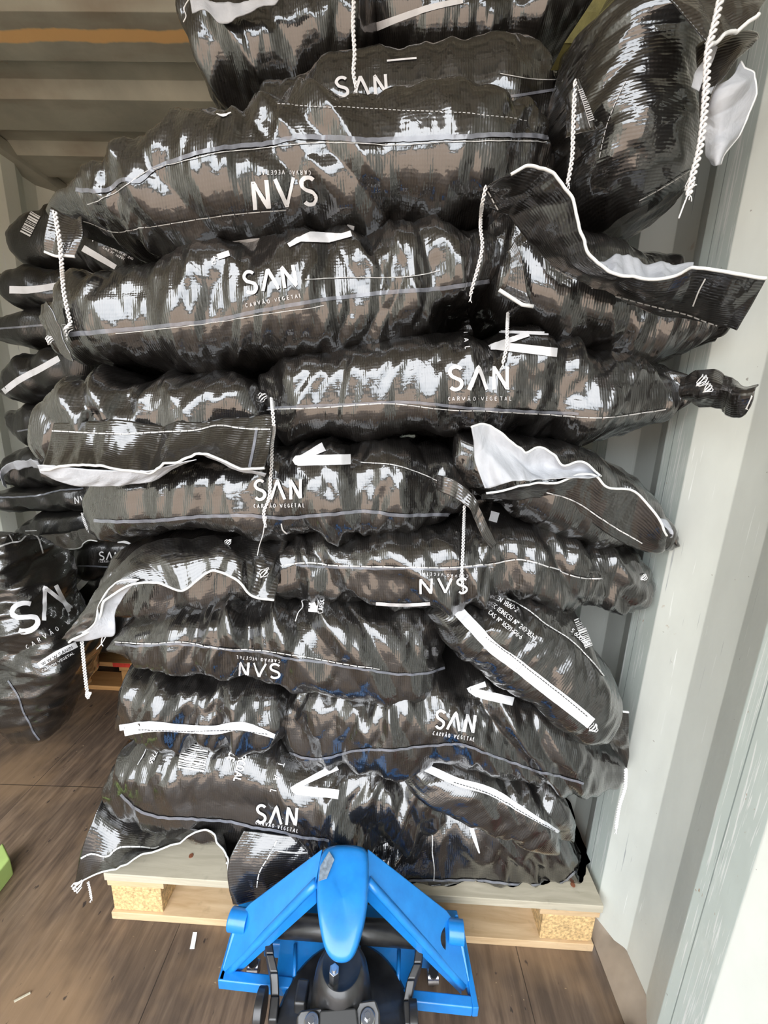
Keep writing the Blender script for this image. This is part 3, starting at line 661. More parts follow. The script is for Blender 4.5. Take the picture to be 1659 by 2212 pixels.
stitch(F6, [(1095, 1294), (1140, 1318), (1180, 1350), (1225, 1378), (1270, 1420), (1306, 1464)], 2.4, 9, 1)
barcode(F6, (1238, 1340), (1262, 1400), 24, 5); write(F6, '5 600289', (1230, 1364), (1268, 1398), 9, .16, name='barcode_digits')
knot(F6.root, 1282, 1572, .008)
F7 = bag('black sack with upside-down SAN at its lower edge, left, above the level-strip sack', 'charcoal sack', GR,
    [(242, 1382, 250, 1400), (268, 1345, 285, 1418), (340, 1305, 345, 1440), (450, 1285, 450, 1445), (560, 1280, 560, 1468), (680, 1280, 680, 1488), (800, 1285, 795, 1506), (880, 1300, 878, 1517), (935, 1335, 930, 1510), (964, 1400, 955, 1478)], .690, .43, seed=37, amp=1.05)
band(F7, 'seal_seam', [(250, 1390), (310, 1395), (390, 1390), (450, 1398), (560, 1408), (640, 1424), (720, 1434), (830, 1452), (930, 1452), (960, 1440)], 5, M_SEAM, wob=2); stitch(F7, [(250, 1386), (330, 1390), (390, 1386), (470, 1399), (560, 1404), (700, 1426), (830, 1447)], 2.2, 14, 2)
sanmark(F7, (608, 1434), (512, 1428), 30, subp=((606, 1424), (512, 1414)), subh=7)
band(F7, 'web_address_band', [(679, 1292), (677, 1322)], 20, M_PRINT, curve=False); write(F7, 'CARBO', (697, 1326), (700, 1294), 9, .16, name='lettering'); 
write(F7, 'W·W', (672, 1316), (674, 1294), 12, .14, mat=M_INK, name='lettering')
cord(F7.root, [(656, 1284), (652, 1296), (654, 1310), (645, 1322), (638, 1342)], twist=False)
F8 = bag('long black sack with upside-down SAN near a hanging cord, right of the grey-lined mouth', 'charcoal sack', GR,
    [(584, 1212, 598, 1262), (618, 1160, 628, 1288), (700, 1140, 708, 1302), (800, 1135, 810, 1310), (950, 1125, 950, 1306), (1060, 1110, 1060, 1302), (1160, 1115, 1160, 1312), (1260, 1142, 1260, 1323), (1330, 1172, 1322, 1323), (1376, 1196, 1370, 1298), (1395, 1232, 1392, 1265)], .690, .43, seed=39, amp=1.1)
stitch(F8, [(590, 1226), (650, 1216), (740, 1222), (840, 1224), (960, 1226), (1060, 1218), (1120, 1208), (1190, 1226), (1250, 1246), (1322, 1250)], 2.8, 22, 2)
band(F8, 'seal_seam', [(640, 1220), (740, 1226), (840, 1227), (960, 1229), (1050, 1222)], 5, M_SEAM, wob=2)
sanmark(F8, (1013, 1248), (902, 1250), 32, subp=((1012, 1240), (905, 1236)), subh=7)
band(F8, 'brand_mark', [(812, 1303), (870, 1306), (930, 1303)], 7, M_PRINT); band(F8, 'web_address_band', [(1070, 1107), (1064, 1128)], 18, M_PRINT, curve=False)
tl = sheet(F8.root, 'sack_tail', [[(1372, 1195), (1380, 1235), (1384, 1285)], [(1384, 1205), (1391, 1240), (1390, 1280)], [(1390, 1238), (1398, 1255), (1388, 1284)]], [.80, .77, .76], M_FLAP, seed=8, nu=40, nv=20, hem=1, hem_r=.003); knot(F8.root, 1391, 1246, .006)
F9 = bag('black sack at mid-left whose grey-lined open mouth droops over the red pallet', 'charcoal sack', GR,
    [(228, 1255, 245, 1320), (270, 1190, 280, 1338), (350, 1158, 350, 1346), (450, 1150, 450, 1328), (540, 1152, 540, 1308), (600, 1168, 600, 1292), (638, 1195, 632, 1268)], .735, .38, seed=41, amp=.9, mat=M_FLAP)
sk = sheet(F9.root, 'mouth_flap', [[(143, 1380), (195, 1300), (240, 1238), (290, 1184), (350, 1158), (450, 1152), (540, 1154), (622, 1168)], [(147, 1384), (200, 1322), (234, 1270), (282, 1225), (345, 1206), (430, 1192), (520, 1200), (606, 1235)], [(152, 1388), (206, 1343), (228, 1298), (276, 1264), (332, 1258), (390, 1276), (460, 1231), (500, 1246), (550, 1290), (592, 1298)]],
    [[.66, .67, .70, .73, .75, .76, .77, .77], [.655, .66, .67, .685, .695, .70, .71, .72], [.65, .655, .66, .665, .67, .665, .68, .68, .675, .685]], M_FILM, seed=9, amp=.8, nu=150, nv=50, hem=1, hem_r=.0028)
sheet(F9.root, 'mouth_lining', [[(143, 1384), (180, 1366), (204, 1343), (214, 1308), (240, 1274), (300, 1258)], [(165, 1389), (205, 1376), (226, 1352), (234, 1318), (252, 1290), (296, 1262)], [(188, 1384), (228, 1373), (246, 1371), (248, 1325), (264, 1296), (300, 1262)]], [.66, .672, .68], M_LINER, seed=4, amp=.8, nu=60, nv=20, hem=2, hem_r=.0018, label='pale grey lining')
knot(F9.root, 570, 1238, .009); knot(F9.root, 492, 1172, .006)
cord(F9.root, [(177, 1386), (180, 1420), (184, 1460), (189, 1500)], ys=[.69, .69], r=.0014, amp=.0026); knot(F9.root, 190, 1502, .004)
cord(F9.root, [(232, 1368), (226, 1380), (218, 1392), (209, 1402)], twist=False, ys=[.68, .68], r=.0009); cord(F9.root, [(222, 1372), (220, 1392), (223, 1396)], twist=False, ys=[.68, .68], r=.0009)
F10 = bag('black sack at left-centre with upright SAN crossed by a white cord', 'charcoal sack', GR,
    [(184, 1068, 212, 1166), (222, 1015, 238, 1170), (330, 985, 340, 1163), (450, 972, 460, 1160), (580, 960, 590, 1162), (700, 950, 710, 1163), (820, 948, 830, 1156), (910, 955, 915, 1146), (970, 982, 970, 1136), (1010, 1045, 1003, 1110)], .690, .43, seed=43, amp=1.0, n=3.2)
band(F10, 'seal_seam', [(204, 1124), (300, 1126), (400, 1118), (520, 1113), (600, 1118), (700, 1112), (780, 1104), (860, 1112), (930, 1112), (998, 1110)], 7, M_SEAM, wob=1.5)
stitch(F10, [(780, 1000), (850, 1005), (920, 1028), (975, 1052)], 2, 30, 1)
band(F10, 'brand_mark', [(700, 966), (634, 999), (642, 996), (757, 993)], [20, 10, 22, 22], M_PRINT, curve=False)
sanmark(F10, (549, 1079), (658, 1077), 42, subh=8)
tl = sheet(F10.root, 'sack_tail', [[(955, 1025), (985, 1035), (1012, 1058), (1040, 1105), (1062, 1150), (1078, 1170)], [(950, 1055), (975, 1068), (1000, 1085), (1025, 1120), (1048, 1160), (1072, 1180)]], [[.70, .68, .665, .66, .66, .66], [.70, .68, .66, .655, .65, .65]], M_FLAP, seed=15, amp=1.2, nu=60, nv=16)
band(tl, 'hem', [(1066, 1150), (1070, 1166), (1077, 1178)], 7, M_HEM)
cord(F10.root, [(1003, 1092), (1002, 1130), (1000, 1190), (998, 1250), (1000, 1268)], r=.0013)
band(F10, 'loose_thread', [(607, 1130), (612, 1145), (620, 1152)], 3, M_THREAD)
F11 = bag('black sack on the right with a white-lined mouth gaping beside the container wall', 'charcoal sack', GR,
    [(984, 938, 1000, 1020), (1040, 930, 1030, 1072), (1110, 940, 1090, 1095), (1190, 948, 1170, 1127), (1270, 958, 1240, 1162), (1332, 1000, 1310, 1184), (1378, 1062, 1370, 1188), (1418, 1122, 1415, 1180, -.01), (1447, 1146, 1445, 1164, -.05)], .690, .42, seed=45, amp=1.25)
sk = sheet(F11.root, 'mouth_flap', [[(1048, 1057), (1100, 1046), (1190, 1042), (1290, 1030), (1308, 1050), (1370, 1062), (1400, 1090), (1428, 1122), (1446, 1152)], [(1040, 1062), (1100, 1058), (1190, 1054), (1250, 1062), (1300, 1090), (1345, 1115), (1380, 1135), (1412, 1156), (1436, 1166)], [(1040, 1074), (1100, 1080), (1176, 1080), (1228, 1096), (1282, 1132), (1322, 1158), (1358, 1178), (1392, 1188), (1428, 1180)]],
    [.645, .66, .675], M_FILM, seed=13, amp=.5, nu=130, nv=30, hem=2, hem_r=.0024)
stitch(sk, [(1180, 1062), (1238, 1080), (1290, 1113), (1330, 1140), (1380, 1168), (1396, 1177)], 2.6, 16, 1)
sheet(F11.root, 'mouth_lining', [[(1014, 918), (1040, 914), (1078, 934), (1110, 965), (1135, 985), (1172, 972), (1190, 985), (1216, 1008), (1250, 1003), (1298, 1030)], [(1022, 985), (1050, 965), (1085, 975), (1115, 992), (1140, 1010), (1175, 1006), (1200, 1012), (1228, 1018), (1260, 1016), (1298, 1030)], [(1046, 1057), (1070, 1052), (1105, 1045), (1135, 1043), (1160, 1040), (1190, 1034), (1215, 1032), (1240, 1036), (1270, 1038), (1298, 1031)]],
    [.650, .662, .640], M_LINER, seed=5, amp=1.6, nu=90, nv=40, hem=2, hem_r=.0022, label='white lining')
sheet(F11.root, 'folded_end', [[(1425, 1112), (1448, 1120), (1456, 1140)], [(1430, 1130), (1446, 1142), (1452, 1155)], [(1436, 1152), (1448, 1160), (1446, 1160)]], [.665, .655, .665], M_LINER, seed=6, amp=1, nu=24, nv=16)
F12 = bag('black sack end at left whose white-hemmed skirt spreads over the sack below', 'charcoal sack', GR,
    [(103, 925, 103, 985), (135, 870, 130, 1002), (172, 824, 172, 1005), (205, 808, 205, 1006), (300, 798, 300, 1010), (400, 796, 400, 1008), (500, 800, 500, 1004), (560, 822, 560, 1000), (600, 880, 598, 990)], .690, .42, seed=47, amp=1.1)
sk = sheet(F12.root, 'mouth_skirt', [[(104, 908), (160, 912), (250, 914), (350, 910), (450, 904), (520, 900), (598, 906)], [(92, 968), (150, 972), (240, 975), (345, 972), (440, 955), (510, 965), (590, 972)], [(79, 1008), (140, 1008), (215, 1012), (345, 1012), (390, 994), (428, 977), (470, 992), (520, 1014), (577, 1022)]],
    [.683, .66, .635], M_FILM, seed=14, amp=1.0, nu=150, nv=40, hem=1, hem_r=.0026)
F12b = sk
sheet(F12.root, 'skirt_lining', [[(79, 1008), (140, 1009), (215, 1013), (345, 1013), (390, 996), (420, 985)], [(84, 1022), (142, 1030), (220, 1033), (325, 1028), (370, 1006), (410, 988)], [(92, 1026), (140, 1042), (200, 1046), (275, 1046), (320, 1038), (365, 1012)]], [.636, .648, .66], M_LINER, seed=16, amp=.4, nu=90, nv=18, label='pale underside of the skirt')
sheet(F12.root, 'skirt_lining', [[(428, 979), (470, 994), (520, 1016), (575, 1024)], [(450, 990), (480, 1004), (520, 1022), (572, 1030)]], [.637, .65], M_LINER, seed=17, amp=.3, nu=40, nv=8, label='pale underside of the skirt')
stitch(sk, [(103, 931), (160, 934), (250, 938), (350, 934), (430, 929), (470, 920), (520, 926), (597, 929)], 3, 15, 1)
band(sk, 'side_seam', [(556, 924), (550, 960), (540, 1010)], 6, M_SEAM)
cord(F12.root, [(586, 858), (590, 900), (592, 930), (588, 960), (587, 1000), (584, 1040), (580, 1080), (570, 1105), (572, 1130)], r=.0013); cord(F12.root, [(572, 1125), (568, 1155), (560, 1180), (556, 1200)], twist=False, r=.0009); knot(F12.root, 566, 860, .009); knot(F12.root, 572, 1120, .004)
F13 = bag('long black sack right of centre with upright SAN CARVÃO VEGETAL and a tied tail', 'charcoal sack', GR,
    [(562, 812, 578, 880), (588, 770, 598, 948), (680, 745, 690, 963), (800, 730, 810, 958), (930, 715, 940, 948), (1050, 708, 1060, 946), (1160, 716, 1160, 953), (1260, 735, 1250, 964), (1350, 752, 1350, 953), (1432, 775, 1430, 926, -.02), (1480, 812, 1476, 878, -.07), (1502, 828, 1500, 852, -.10)], .690, .43, seed=49, amp=1.0, n=3.0, e1=.2)
stitch(F13, [(575, 885), (700, 880), (850, 872), (960, 884), (1060, 888), (1180, 894), (1300, 902), (1380, 892), (1460, 880)], 2.2, 26, 2); band(F13, 'seal_seam', [(580, 882), (700, 876), (800, 872), (880, 868), (960, 876), (1060, 884), (1180, 890), (1250, 894)], 6, M_SEAM, wob=1)
sanmark(F13, (967, 842), (1104, 842), 50, subh=8, gap=.46)
band(F13, 'brand_mark', [(1142, 722), (1056, 752), (1075, 748), (1202, 762)], [12, 10, 17, 19], M_PRINT, curve=False); band(F13, 'brand_mark', [(1052, 716), (1110, 719), (1184, 722)], [4, 6, 8], M_PRINT); write(F13, 'TAL', (1001, 718), (1006, 756), 10, .15, track=1, name='lettering')
tl = sheet(F13.root, 'sack_tail', [[(1492, 828), (1520, 810), (1548, 800), (1580, 812), (1604, 835), (1638, 830)], [(1492, 842), (1520, 840), (1550, 842), (1585, 850), (1610, 852), (1632, 848)], [(1492, 852), (1510, 868), (1540, 880), (1575, 894), (1608, 896), (1626, 880)]], [[.66, .64, .61, .58, .55, .53], [.65, .61, .58, .55, .53, .52], [.66, .64, .61, .58, .55, .53]], M_FLAP, seed=19, amp=1.3, nu=70, nv=40)
band(tl, 'hem', [(1636, 834), (1628, 855), (1616, 884)], [14, 8, 12], M_HEM); knot(F13.root, 1518, 822, .008); knot(F13.root, 1530, 838, .006)
F14 = bag('large black sack rising to the right with white SAN, under the topmost long sack', 'charcoal sack', GR,
    [(100, 655, 132, 768), (148, 608, 165, 790), (235, 572, 245, 799), (350, 540, 360, 806), (480, 508, 500, 804), (620, 490, 640, 798), (760, 482, 780, 776), (880, 480, 900, 743), (980, 488, 990, 706), (1055, 508, 1052, 648), (1113, 528, 1113, 552)], .690, .44, seed=51, amp=1.1, n=2.9, e1=.25)
band(F14, 'seal_seam', [(140, 722), (250, 714), (350, 704), (460, 692), (560, 672), (650, 655), (760, 640), (860, 630), (960, 622), (1056, 606)], [11, 9, 8, 8, 8, 8, 8, 9, 9, 9], M_SEAM, wob=1); band(F14, 'thread_or_glint', [(250, 720), (400, 705), (560, 681), (700, 660)], 1.56, M_THREAD, wob=1); band(F14, 'thread_or_glint', [(660, 604), (760, 600), (830, 600), (900, 596), (950, 585)], 1.95, M_THREAD)
band(F14, 'brand_mark', [(758, 502), (738, 512), (670, 508), (622, 532), (645, 518), (710, 520), (760, 508)], [5, 12, 12, 9, 10, 11, 8], M_PRINT, curve=False)
sanmark(F14, (530, 636), (648, 618), 46, subp=((532, 664), (652, 642)), subh=8)
write(F14, 'HO', (462, 554), (457, 572), 8, .18, name='lettering'); band(F14, 'web_address_band', [(470, 556), (496, 548)], 12, M_PRINT)
sheet(F14.root, 'sack_tail', [[(98, 650), (110, 665), (120, 690), (132, 740), (150, 782)], [(100, 660), (100, 690), (108, 730), (122, 765), (150, 784)]], [.69, .70], M_FLAP, seed=20, nu=50, nv=12)
cord(F14.root, [(1110, 530), (1108, 580), (1100, 640), (1096, 700), (1094, 750), (1086, 786)], r=.0013); knot(F14.root, 108, 735, .007)
sheet(F14.root, 'sack_tail', [[(1110, 530), (1122, 560), (1132, 600), (1150, 662)], [(1104, 552), (1100, 590), (1092, 620), (1082, 628)]][::1], [[.70, .695, .69, .69], [.70, .695, .69, .69]], M_FLAP, seed=22, nu=40, nv=20)
mbh = MB(); mbh.tube([at(x, y, y=.685) for x, y in ((1078, 626), (1100, 640), (1128, 658), (1152, 662))], .003, 8); mbh.obj('hem', M_HEM, F14.root, smooth=True)
F15 = bag('black sack at upper right whose gaping white-hemmed mouth opens towards the wall', 'charcoal sack', GR,
    [(1026, 440, 1026, 640), (1080, 435, 1065, 692), (1150, 468, 1140, 724), (1230, 492, 1220, 744), (1310, 516, 1310, 767), (1390, 560, 1390, 780), (1460, 600, 1460, 774, -.03), (1512, 650, 1520, 748, -.08), (1546, 690, 1546, 724, -.12)], .700, .42, seed=53, amp=1.1)
sk = sheet(F15.root, 'mouth_flap', [[(1118, 345), (1160, 368), (1200, 405), (1232, 470), (1262, 550), (1312, 604), (1390, 610), (1450, 592), (1500, 565), (1570, 578), (1655, 602)], [(1085, 375), (1118, 420), (1155, 470), (1195, 530), (1245, 590), (1308, 618), (1385, 632), (1442, 628), (1500, 622), (1550, 640), (1625, 658)], [(1050, 405), (1078, 456), (1112, 500), (1165, 558), (1230, 596), (1302, 632), (1372, 652), (1432, 670), (1490, 682), (1535, 700), (1590, 716)]],
    [[.60, .60, .60, .60, .60, .59, .58, .57, .55, .53, .52], [.64, .64, .64, .635, .63, .62, .61, .60, .58, .56, .55], [.685, .685, .685, .685, .68, .675, .66, .65, .63, .60, .58]], M_FILM, seed=24, amp=.9, nu=170, nv=50, hem=2, hem_r=.0024)
stitch(sk, [(1056, 412), (1080, 456), (1112, 498), (1165, 555), (1230, 594), (1302, 628), (1372, 648), (1432, 664), (1488, 678), (1530, 694), (1580, 710)], 2.8, 12, 4)
sheet(F15.root, 'mouth_lining', [[(1262, 552), (1300, 572), (1330, 560), (1358, 552), (1390, 560), (1440, 563), (1500, 563)], [(1285, 580), (1310, 596), (1345, 590), (1375, 582), (1410, 582), (1450, 578), (1500, 566)], [(1300, 596), (1320, 606), (1360, 609), (1390, 611), (1430, 600), (1460, 588), (1500, 568)]], [.67, .65, [.625, .622, .615, .605, .59, .58]], M_LINER, seed=25, amp=1.6, nu=70, nv=26, label='pale lining')
band(sk, 'side_seam', [(1525, 600), (1512, 625), (1498, 660)], 3, M_HEM)
cord(F15.root, [(1050, 402), (1042, 440), (1038, 490), (1042, 530), (1032, 580), (1022, 615), (1016, 640)], r=.0013)
F16 = bag('long topmost black sack with upside-down SAN, sloping down to the left', 'charcoal sack', GR,
    [(112, 454, 116, 474), (165, 422, 188, 480), (245, 365, 250, 518), (330, 313, 315, 553), (420, 272, 410, 560), (520, 238, 505, 550), (640, 200, 635, 532), (760, 186, 765, 512), (880, 184, 885, 502), (1000, 190, 1000, 499), (1100, 207, 1095, 494), (1170, 226, 1160, 476), (1208, 288, 1198, 412)], .660, .45, seed=55, amp=1.15, n=2.8, e0=.15)
band(F16, 'seal_seam', [(165, 410), (200, 412), (235, 412), (265, 388), (300, 392), (330, 368), (400, 340), (470, 322), (570, 312), (640, 298), (720, 298), (800, 304), (900, 300), (1000, 296), (1100, 292), (1190, 298)], [9, 9, 9, 9, 9, 10, 10, 11, 11, 11, 11, 11, 11, 10, 10, 10], M_SEAM, wob=1.5)
band(F16, 'thread_or_glint', [(190, 442), (250, 416), (320, 370), (400, 348), (480, 330), (560, 322), (700, 308), (840, 314), (1000, 306), (1180, 306)], 1.69, M_THREAD, wob=1.2); stitch(F16, [(600, 228), (700, 232), (850, 240), (1000, 246), (1140, 262)], 1.6, 6, 4, M_PRINTG)  # the pale line beside the seam paints broken glints on its edge
sanmark(F16, (684, 380), (536, 393), 60, subp=((672, 368), (560, 370)), subh=9, thick=.14)
band(F16, 'brand_mark', [(470, 528), (540, 520), (605, 512)], [8, 12, 6], M_PRINT); band(F16, 'brand_mark', [(750, 490), (765, 492)], [14, 10], M_PRINT); band(F16, 'brand_mark', [(468, 248), (480, 251), (500, 245)], [2, 6, 2], M_PRINT)
stitch(F16, [(125, 462), (190, 478), (250, 500), (300, 492), (380, 480), (500, 462), (620, 452)], 1.8, 26, 2)
sheet(F16.root, 'sack_tail', [[(125, 462), (150, 466), (182, 474)], [(108, 510), (145, 514), (180, 512)], [(99, 545), (125, 555), (165, 556)]], [.69, .68, .68], M_FLAP, seed=26, nu=40, nv=40, hem=1, hem_r=.0026)
cord(F16.root, [(118, 456), (124, 490), (130, 530), (134, 580), (138, 630), (148, 680), (152, 700), (140, 712), (143, 728)], r=.0014, amp=.0026); knot(F16.root, 146, 712, .009)
F17 = bag('black sack behind the topmost long sack, its upright SAN half hidden', 'charcoal sack', GR,
    [(560, 212, 560, 320), (640, 178, 640, 345), (740, 144, 740, 350), (850, 126, 850, 350), (960, 119, 960, 350), (1060, 122, 1060, 350), (1150, 134, 1150, 345), (1205, 158, 1205, 320), (1242, 180, 1240, 290)], .800, .40, seed=57, amp=1.0)
sanmark(F17, (725, 212), (843, 204), 42, sub=False); band(F17, 'seal_seam', [(1080, 212), (1150, 202), (1215, 192)], 6, M_SEAM); band(F17, 'thread_or_glint', [(1080, 160), (1150, 172), (1242, 172)], 1.62, M_THREAD); band(F17, 'brand_mark', [(836, 133), (900, 127)], 4, M_PRINT)
tl = sheet(F17.root, 'sack_tail', [[(1243, 178), (1262, 215), (1288, 284)], [(1238, 200), (1242, 245), (1250, 292)], [(1232, 215), (1228, 260), (1224, 302)]], [.66, .66, .67], M_FLAP, seed=27, nu=60, nv=24)
band(tl, 'hem', [(1226, 298), (1255, 290), (1286, 282)], 8, M_HEM); stitch(tl, [(1252, 195), (1266, 232), (1282, 276)], 12, 2.2, 2.4, M_PRINTG, name='stitch_ladder'); band(tl, 'thread_or_glint', [(1246, 185), (1260, 230), (1274, 278)], 1.3, M_THREAD)
cord(F17.root, [(1243, 174), (1240, 230), (1238, 290), (1236, 340), (1226, 398)], r=.0014, ys=[.655, .65]); knot(F17.root, 1220, 322, .010)
F18 = bag('black sack jutting out at the top left of the stack against the dark roof', 'charcoal sack', GR,
    [(398, -90, 410, 70), (418, -90, 432, 145), (455, -90, 475, 222), (520, -90, 530, 240), (600, -90, 610, 216), (700, -90, 710, 182), (780, -90, 780, 150), (812, -60, 815, 90)], .830, .42, seed=59, amp=.9)
sheet(F18.root, 'mouth_hem', [[(408, -8), (440, -12), (500, -10), (600, -14)], [(412, 22), (440, 12), (468, 32), (520, 18), (560, 8), (600, 14), (628, -4)]], [.80, .80], M_LINER, seed=28, amp=1, nu=60, nv=10, label='white hem of the sack mouth')
cord(F18.root, [(410, -5), (398, 20), (402, 35), (396, 48)], twist=False, ys=[.82, .82], r=.0009); cord(F18.root, [(765, -20), (763, 60), (766, 120), (764, 160), (770, 190)], r=.0014, ys=[.72, .70])
F19 = bag('black sack at the top centre, dark underneath with a slanted white hem', 'charcoal sack', GR,
    [(798, -90, 806, 70), (830, -90, 842, 148), (900, -90, 905, 165), (1000, -90, 1005, 165), (1100, -90, 1100, 150), (1200, -90, 1200, 125), (1290, -90, 1280, 75), (1325, -60, 1320, 10)], .860, .42, seed=61, amp=.9)
band(F19, 'paper_strip', [(808, 60), (850, 44), (900, 26), (950, 12), (1000, 2)], [18, 15, 14, 13, 12], M_STRIP)
F20 = bag('big black sack leaning at the top right corner, tied with a long white cord', 'charcoal sack', GR,
    [(1345, -90, 1600, -80), (1290, 0, 1560, 0), (1245, 80, 1540, 80), (1218, 160, 1516, 160), (1212, 260, 1526, 260), (1206, 340, 1535, 350), (1212, 410, 1515, 398), (1262, 458, 1470, 428), (1330, 478, 1400, 455)], .640, .42, seed=63, amp=.7, n=2.4)
stitch(F20, [(1296, 340), (1310, 280), (1335, 210), (1358, 165)], 1.6, 12, 4, M_PRINTG); stitch(F20, [(1380, 432), (1440, 398), (1500, 360)], 2, 20, 2)
sheet(F20.root, 'neck_flap', [[(1405, -30), (1500, -35), (1600, -30), (1650, -5)], [(1455, 10), (1520, 5), (1590, 0), (1646, 14)], [(1525, 90), (1538, 92), (1580, 58), (1640, 18)]], [.60, .59, .57], M_FLAP, seed=29, amp=1.1, nu=80, nv=40, hem=1, hem_r=.0026)
sheet(F20.root, 'neck_folds', [[(1500, 130), (1512, 118), (1540, 110), (1575, 112), (1606, 128)], [(1508, 200), (1525, 185), (1545, 178), (1565, 170), (1590, 160)], [(1512, 260), (1520, 240), (1535, 220), (1550, 205), (1570, 190)]], [.63, .60, .58], M_FLAP, seed=30, amp=1.2, nu=50, nv=40)
sheet(F20.root, 'mouth_lining', [[(1520, 200), (1516, 250), (1522, 300), (1538, 356)], [(1565, 180), (1560, 240), (1560, 300), (1548, 358)], [(1606, 128), (1612, 180), (1592, 270), (1556, 355)]], [.60, .585, .60], M_LINER, seed=32, amp=1.4, nu=60, nv=40, hem=1, hem_r=.002, label='white lining')
sheet(F20.root, 'mouth_lining', [[(1500, 160), (1510, 130), (1530, 96), (1540, 60)], [(1518, 170), (1530, 140), (1545, 110), (1560, 76)]], [.585, .58], M_LINER, seed=34, amp=1.5, nu=30, nv=16, label='white lining')
cord(F20.root, [(1560, -20), (1545, 50), (1530, 110), (1526, 180), (1520, 260), (1512, 320), (1494, 390), (1488, 420)], r=.0016, amp=.003, ys=[.56, .56, .56, .57]); cord(F20.root, [(1490, 410), (1478, 440), (1466, 472)], twist=False, ys=[.57, .57], r=.001); knot(F20.root, 1492, 398, .006, off=.03)
cord(F5.root, [(1352, 1660), (1350, 1700), (1338, 1740), (1330, 1790)], ys=[.66, .66], r=.0016, amp=.0024)
# webbing strap between the top sacks
W = MB(); A = [at(1206, 150, y=.80), at(1240, 95, y=.76), at(1290, 30, y=.74), at(1350, -50, y=.72)]; Wd = [.012, .016, .020, .024]
for i in range(3):
    r = CR*1; a, b = A[i], A[i+1]; n_ = CF*.0015
    W.hexa([a-r*Wd[i]-n_, a+r*Wd[i]-n_, a+r*Wd[i]+n_, a-r*Wd[i]+n_], [b-r*Wd[i+1]-n_, b+r*Wd[i+1]-n_, b+r*Wd[i+1]+n_, b-r*Wd[i+1]+n_])
tag(W.obj('webbing_strap', M_STRAP, bevel=.0006), 'olive webbing strap running up between the top centre and right sacks', 'strap')
# filler sacks added deeper in the near stack so that its gaps look dark
for k, (lab, st, yf) in enumerate((
    ('added filler sack deep in the gap below the big leaning sack', [(1040, 330, 1040, 520), (1120, 310, 1120, 540), (1220, 330, 1220, 540), (1300, 370, 1300, 540), (1345, 440, 1345, 520)], .95),
    ('added filler sack deep behind the SAN sack and the gaping mouth at mid right', [(900, 900, 900, 1110), (980, 880, 980, 1120), (1080, 880, 1080, 1120), (1160, 900, 1160, 1110)], .90),
    ('added filler sack deep behind the meeting point of two sacks at centre left', [(500, 800, 500, 1000), (560, 790, 560, 1010), (640, 790, 640, 1010), (700, 800, 700, 1000)], .90),
    ('added filler sack deep in the gap left of the lower SAN sack', [(540, 1440, 540, 1660), (620, 1430, 620, 1680), (700, 1440, 700, 1670)], .88),
    ('added filler sack deep behind the tip of the SAN sack, under the topmost one', [(960, 520, 960, 740), (1040, 500, 1040, 760), (1120, 520, 1120, 740)], .90))):
    bag(lab, 'charcoal sack', GR, st, yf, .3, seed=80+k, low=True)

# ------------------------------------------------------------------ far stack on the left, behind
P2 = pallet('orange pallet with a red stripe on the floor under the far left stack', -1.55, -.75, 1.50, .8, (M_ORANGEWOOD, M_ORANGEWOOD, M_ORANGEWOOD))
e = at(262, 1404, y=1.497); W = MB(); W.box((e[0]-.05, 1.4985, .123), (e[0]+.03, 1.5, .143)); W.obj('painted_stripe', M_RED, P2)
def fb(label, st, yf, seed, dep=.4, amp=.9, **k): return bag(label, 'charcoal sack', 'black sacks stacked at the far left', st, yf, dep, seed=seed, amp=amp, low=True, mat=M_FILM_SHADE, **k)
B12 = fb('lowest dark sack of the far left stack, above the orange pallet', [(90, 1320, 95, 1400), (150, 1305, 155, 1412), (240, 1300, 240, 1410), (320, 1310, 320, 1400)], 1.42, 112)
B11 = fb('far left sack with a short tilted white strip, beside the standing sack', [(60, 1240, 65, 1320), (140, 1225, 145, 1325), (230, 1220, 230, 1320), (320, 1225, 320, 1310)], 1.42, 111)
band(B11, 'paper_strip', [(146, 1284), (170, 1268), (194, 1242)], [12, 13, 15], M_STRIP)
B10 = fb('far left sack with a small white SAN, right of the standing sack', [(60, 1170, 65, 1240), (130, 1155, 135, 1248), (220, 1150, 220, 1250), (310, 1155, 310, 1240)], 1.42, 110)
sanmark(B10, (214, 1209), (262, 1209), 17, subh=5, gap=.35); band(B10, 'seal_seam', [(110, 1224), (180, 1222), (250, 1226)], 3, M_SEAM); band(B10, 'brand_mark', [(254, 1172), (268, 1171), (288, 1178)], [2, 6, 2], M_PRINT)
B9 = fb('far left sack with a thin white hem, over the small SAN sack', [(44, 1145, 50, 1170), (78, 1108, 85, 1182), (150, 1092, 155, 1186), (235, 1080, 235, 1190)], 1.42, 109)
sheet(B9.root, 'mouth_flap', [[(80, 1158), (130, 1152), (180, 1144), (212, 1140)], [(92, 1188), (120, 1186), (172, 1182), (194, 1168), (212, 1170)]], [1.41, 1.38], M_FLAP, seed=36, nu=50, nv=16, hem=1, hem_r=.0026); band(B9, 'thread_or_glint', [(55, 1147), (80, 1146)], 1.4, M_THREAD); cord(B9.root, [(178, 1108), (182, 1125), (190, 1145)], ys=[1.38, 1.38], r=.0022, amp=.004)
B8 = fb('far left sack with upside-down N visible, level with the left SAN sack', [(-50, 1072, -50, 1095), (0, 1058, 5, 1102), (60, 1045, 65, 1108), (140, 1038, 145, 1108), (225, 1035, 225, 1100)], 1.40, 108)
sanmark(B8, (196, 1068), (158, 1074), 15, sub=False); band(B8, 'seal_seam', [(0, 1074), (70, 1072), (130, 1060), (180, 1055)], 3, M_SEAM, wob=1)
B7 = fb('far left sack with a curled grey mouth edge against the left wall', [(14, 1000, 10, 1040), (50, 975, 45, 1048), (110, 955, 110, 1055), (200, 945, 200, 1055)], 1.42, 107)
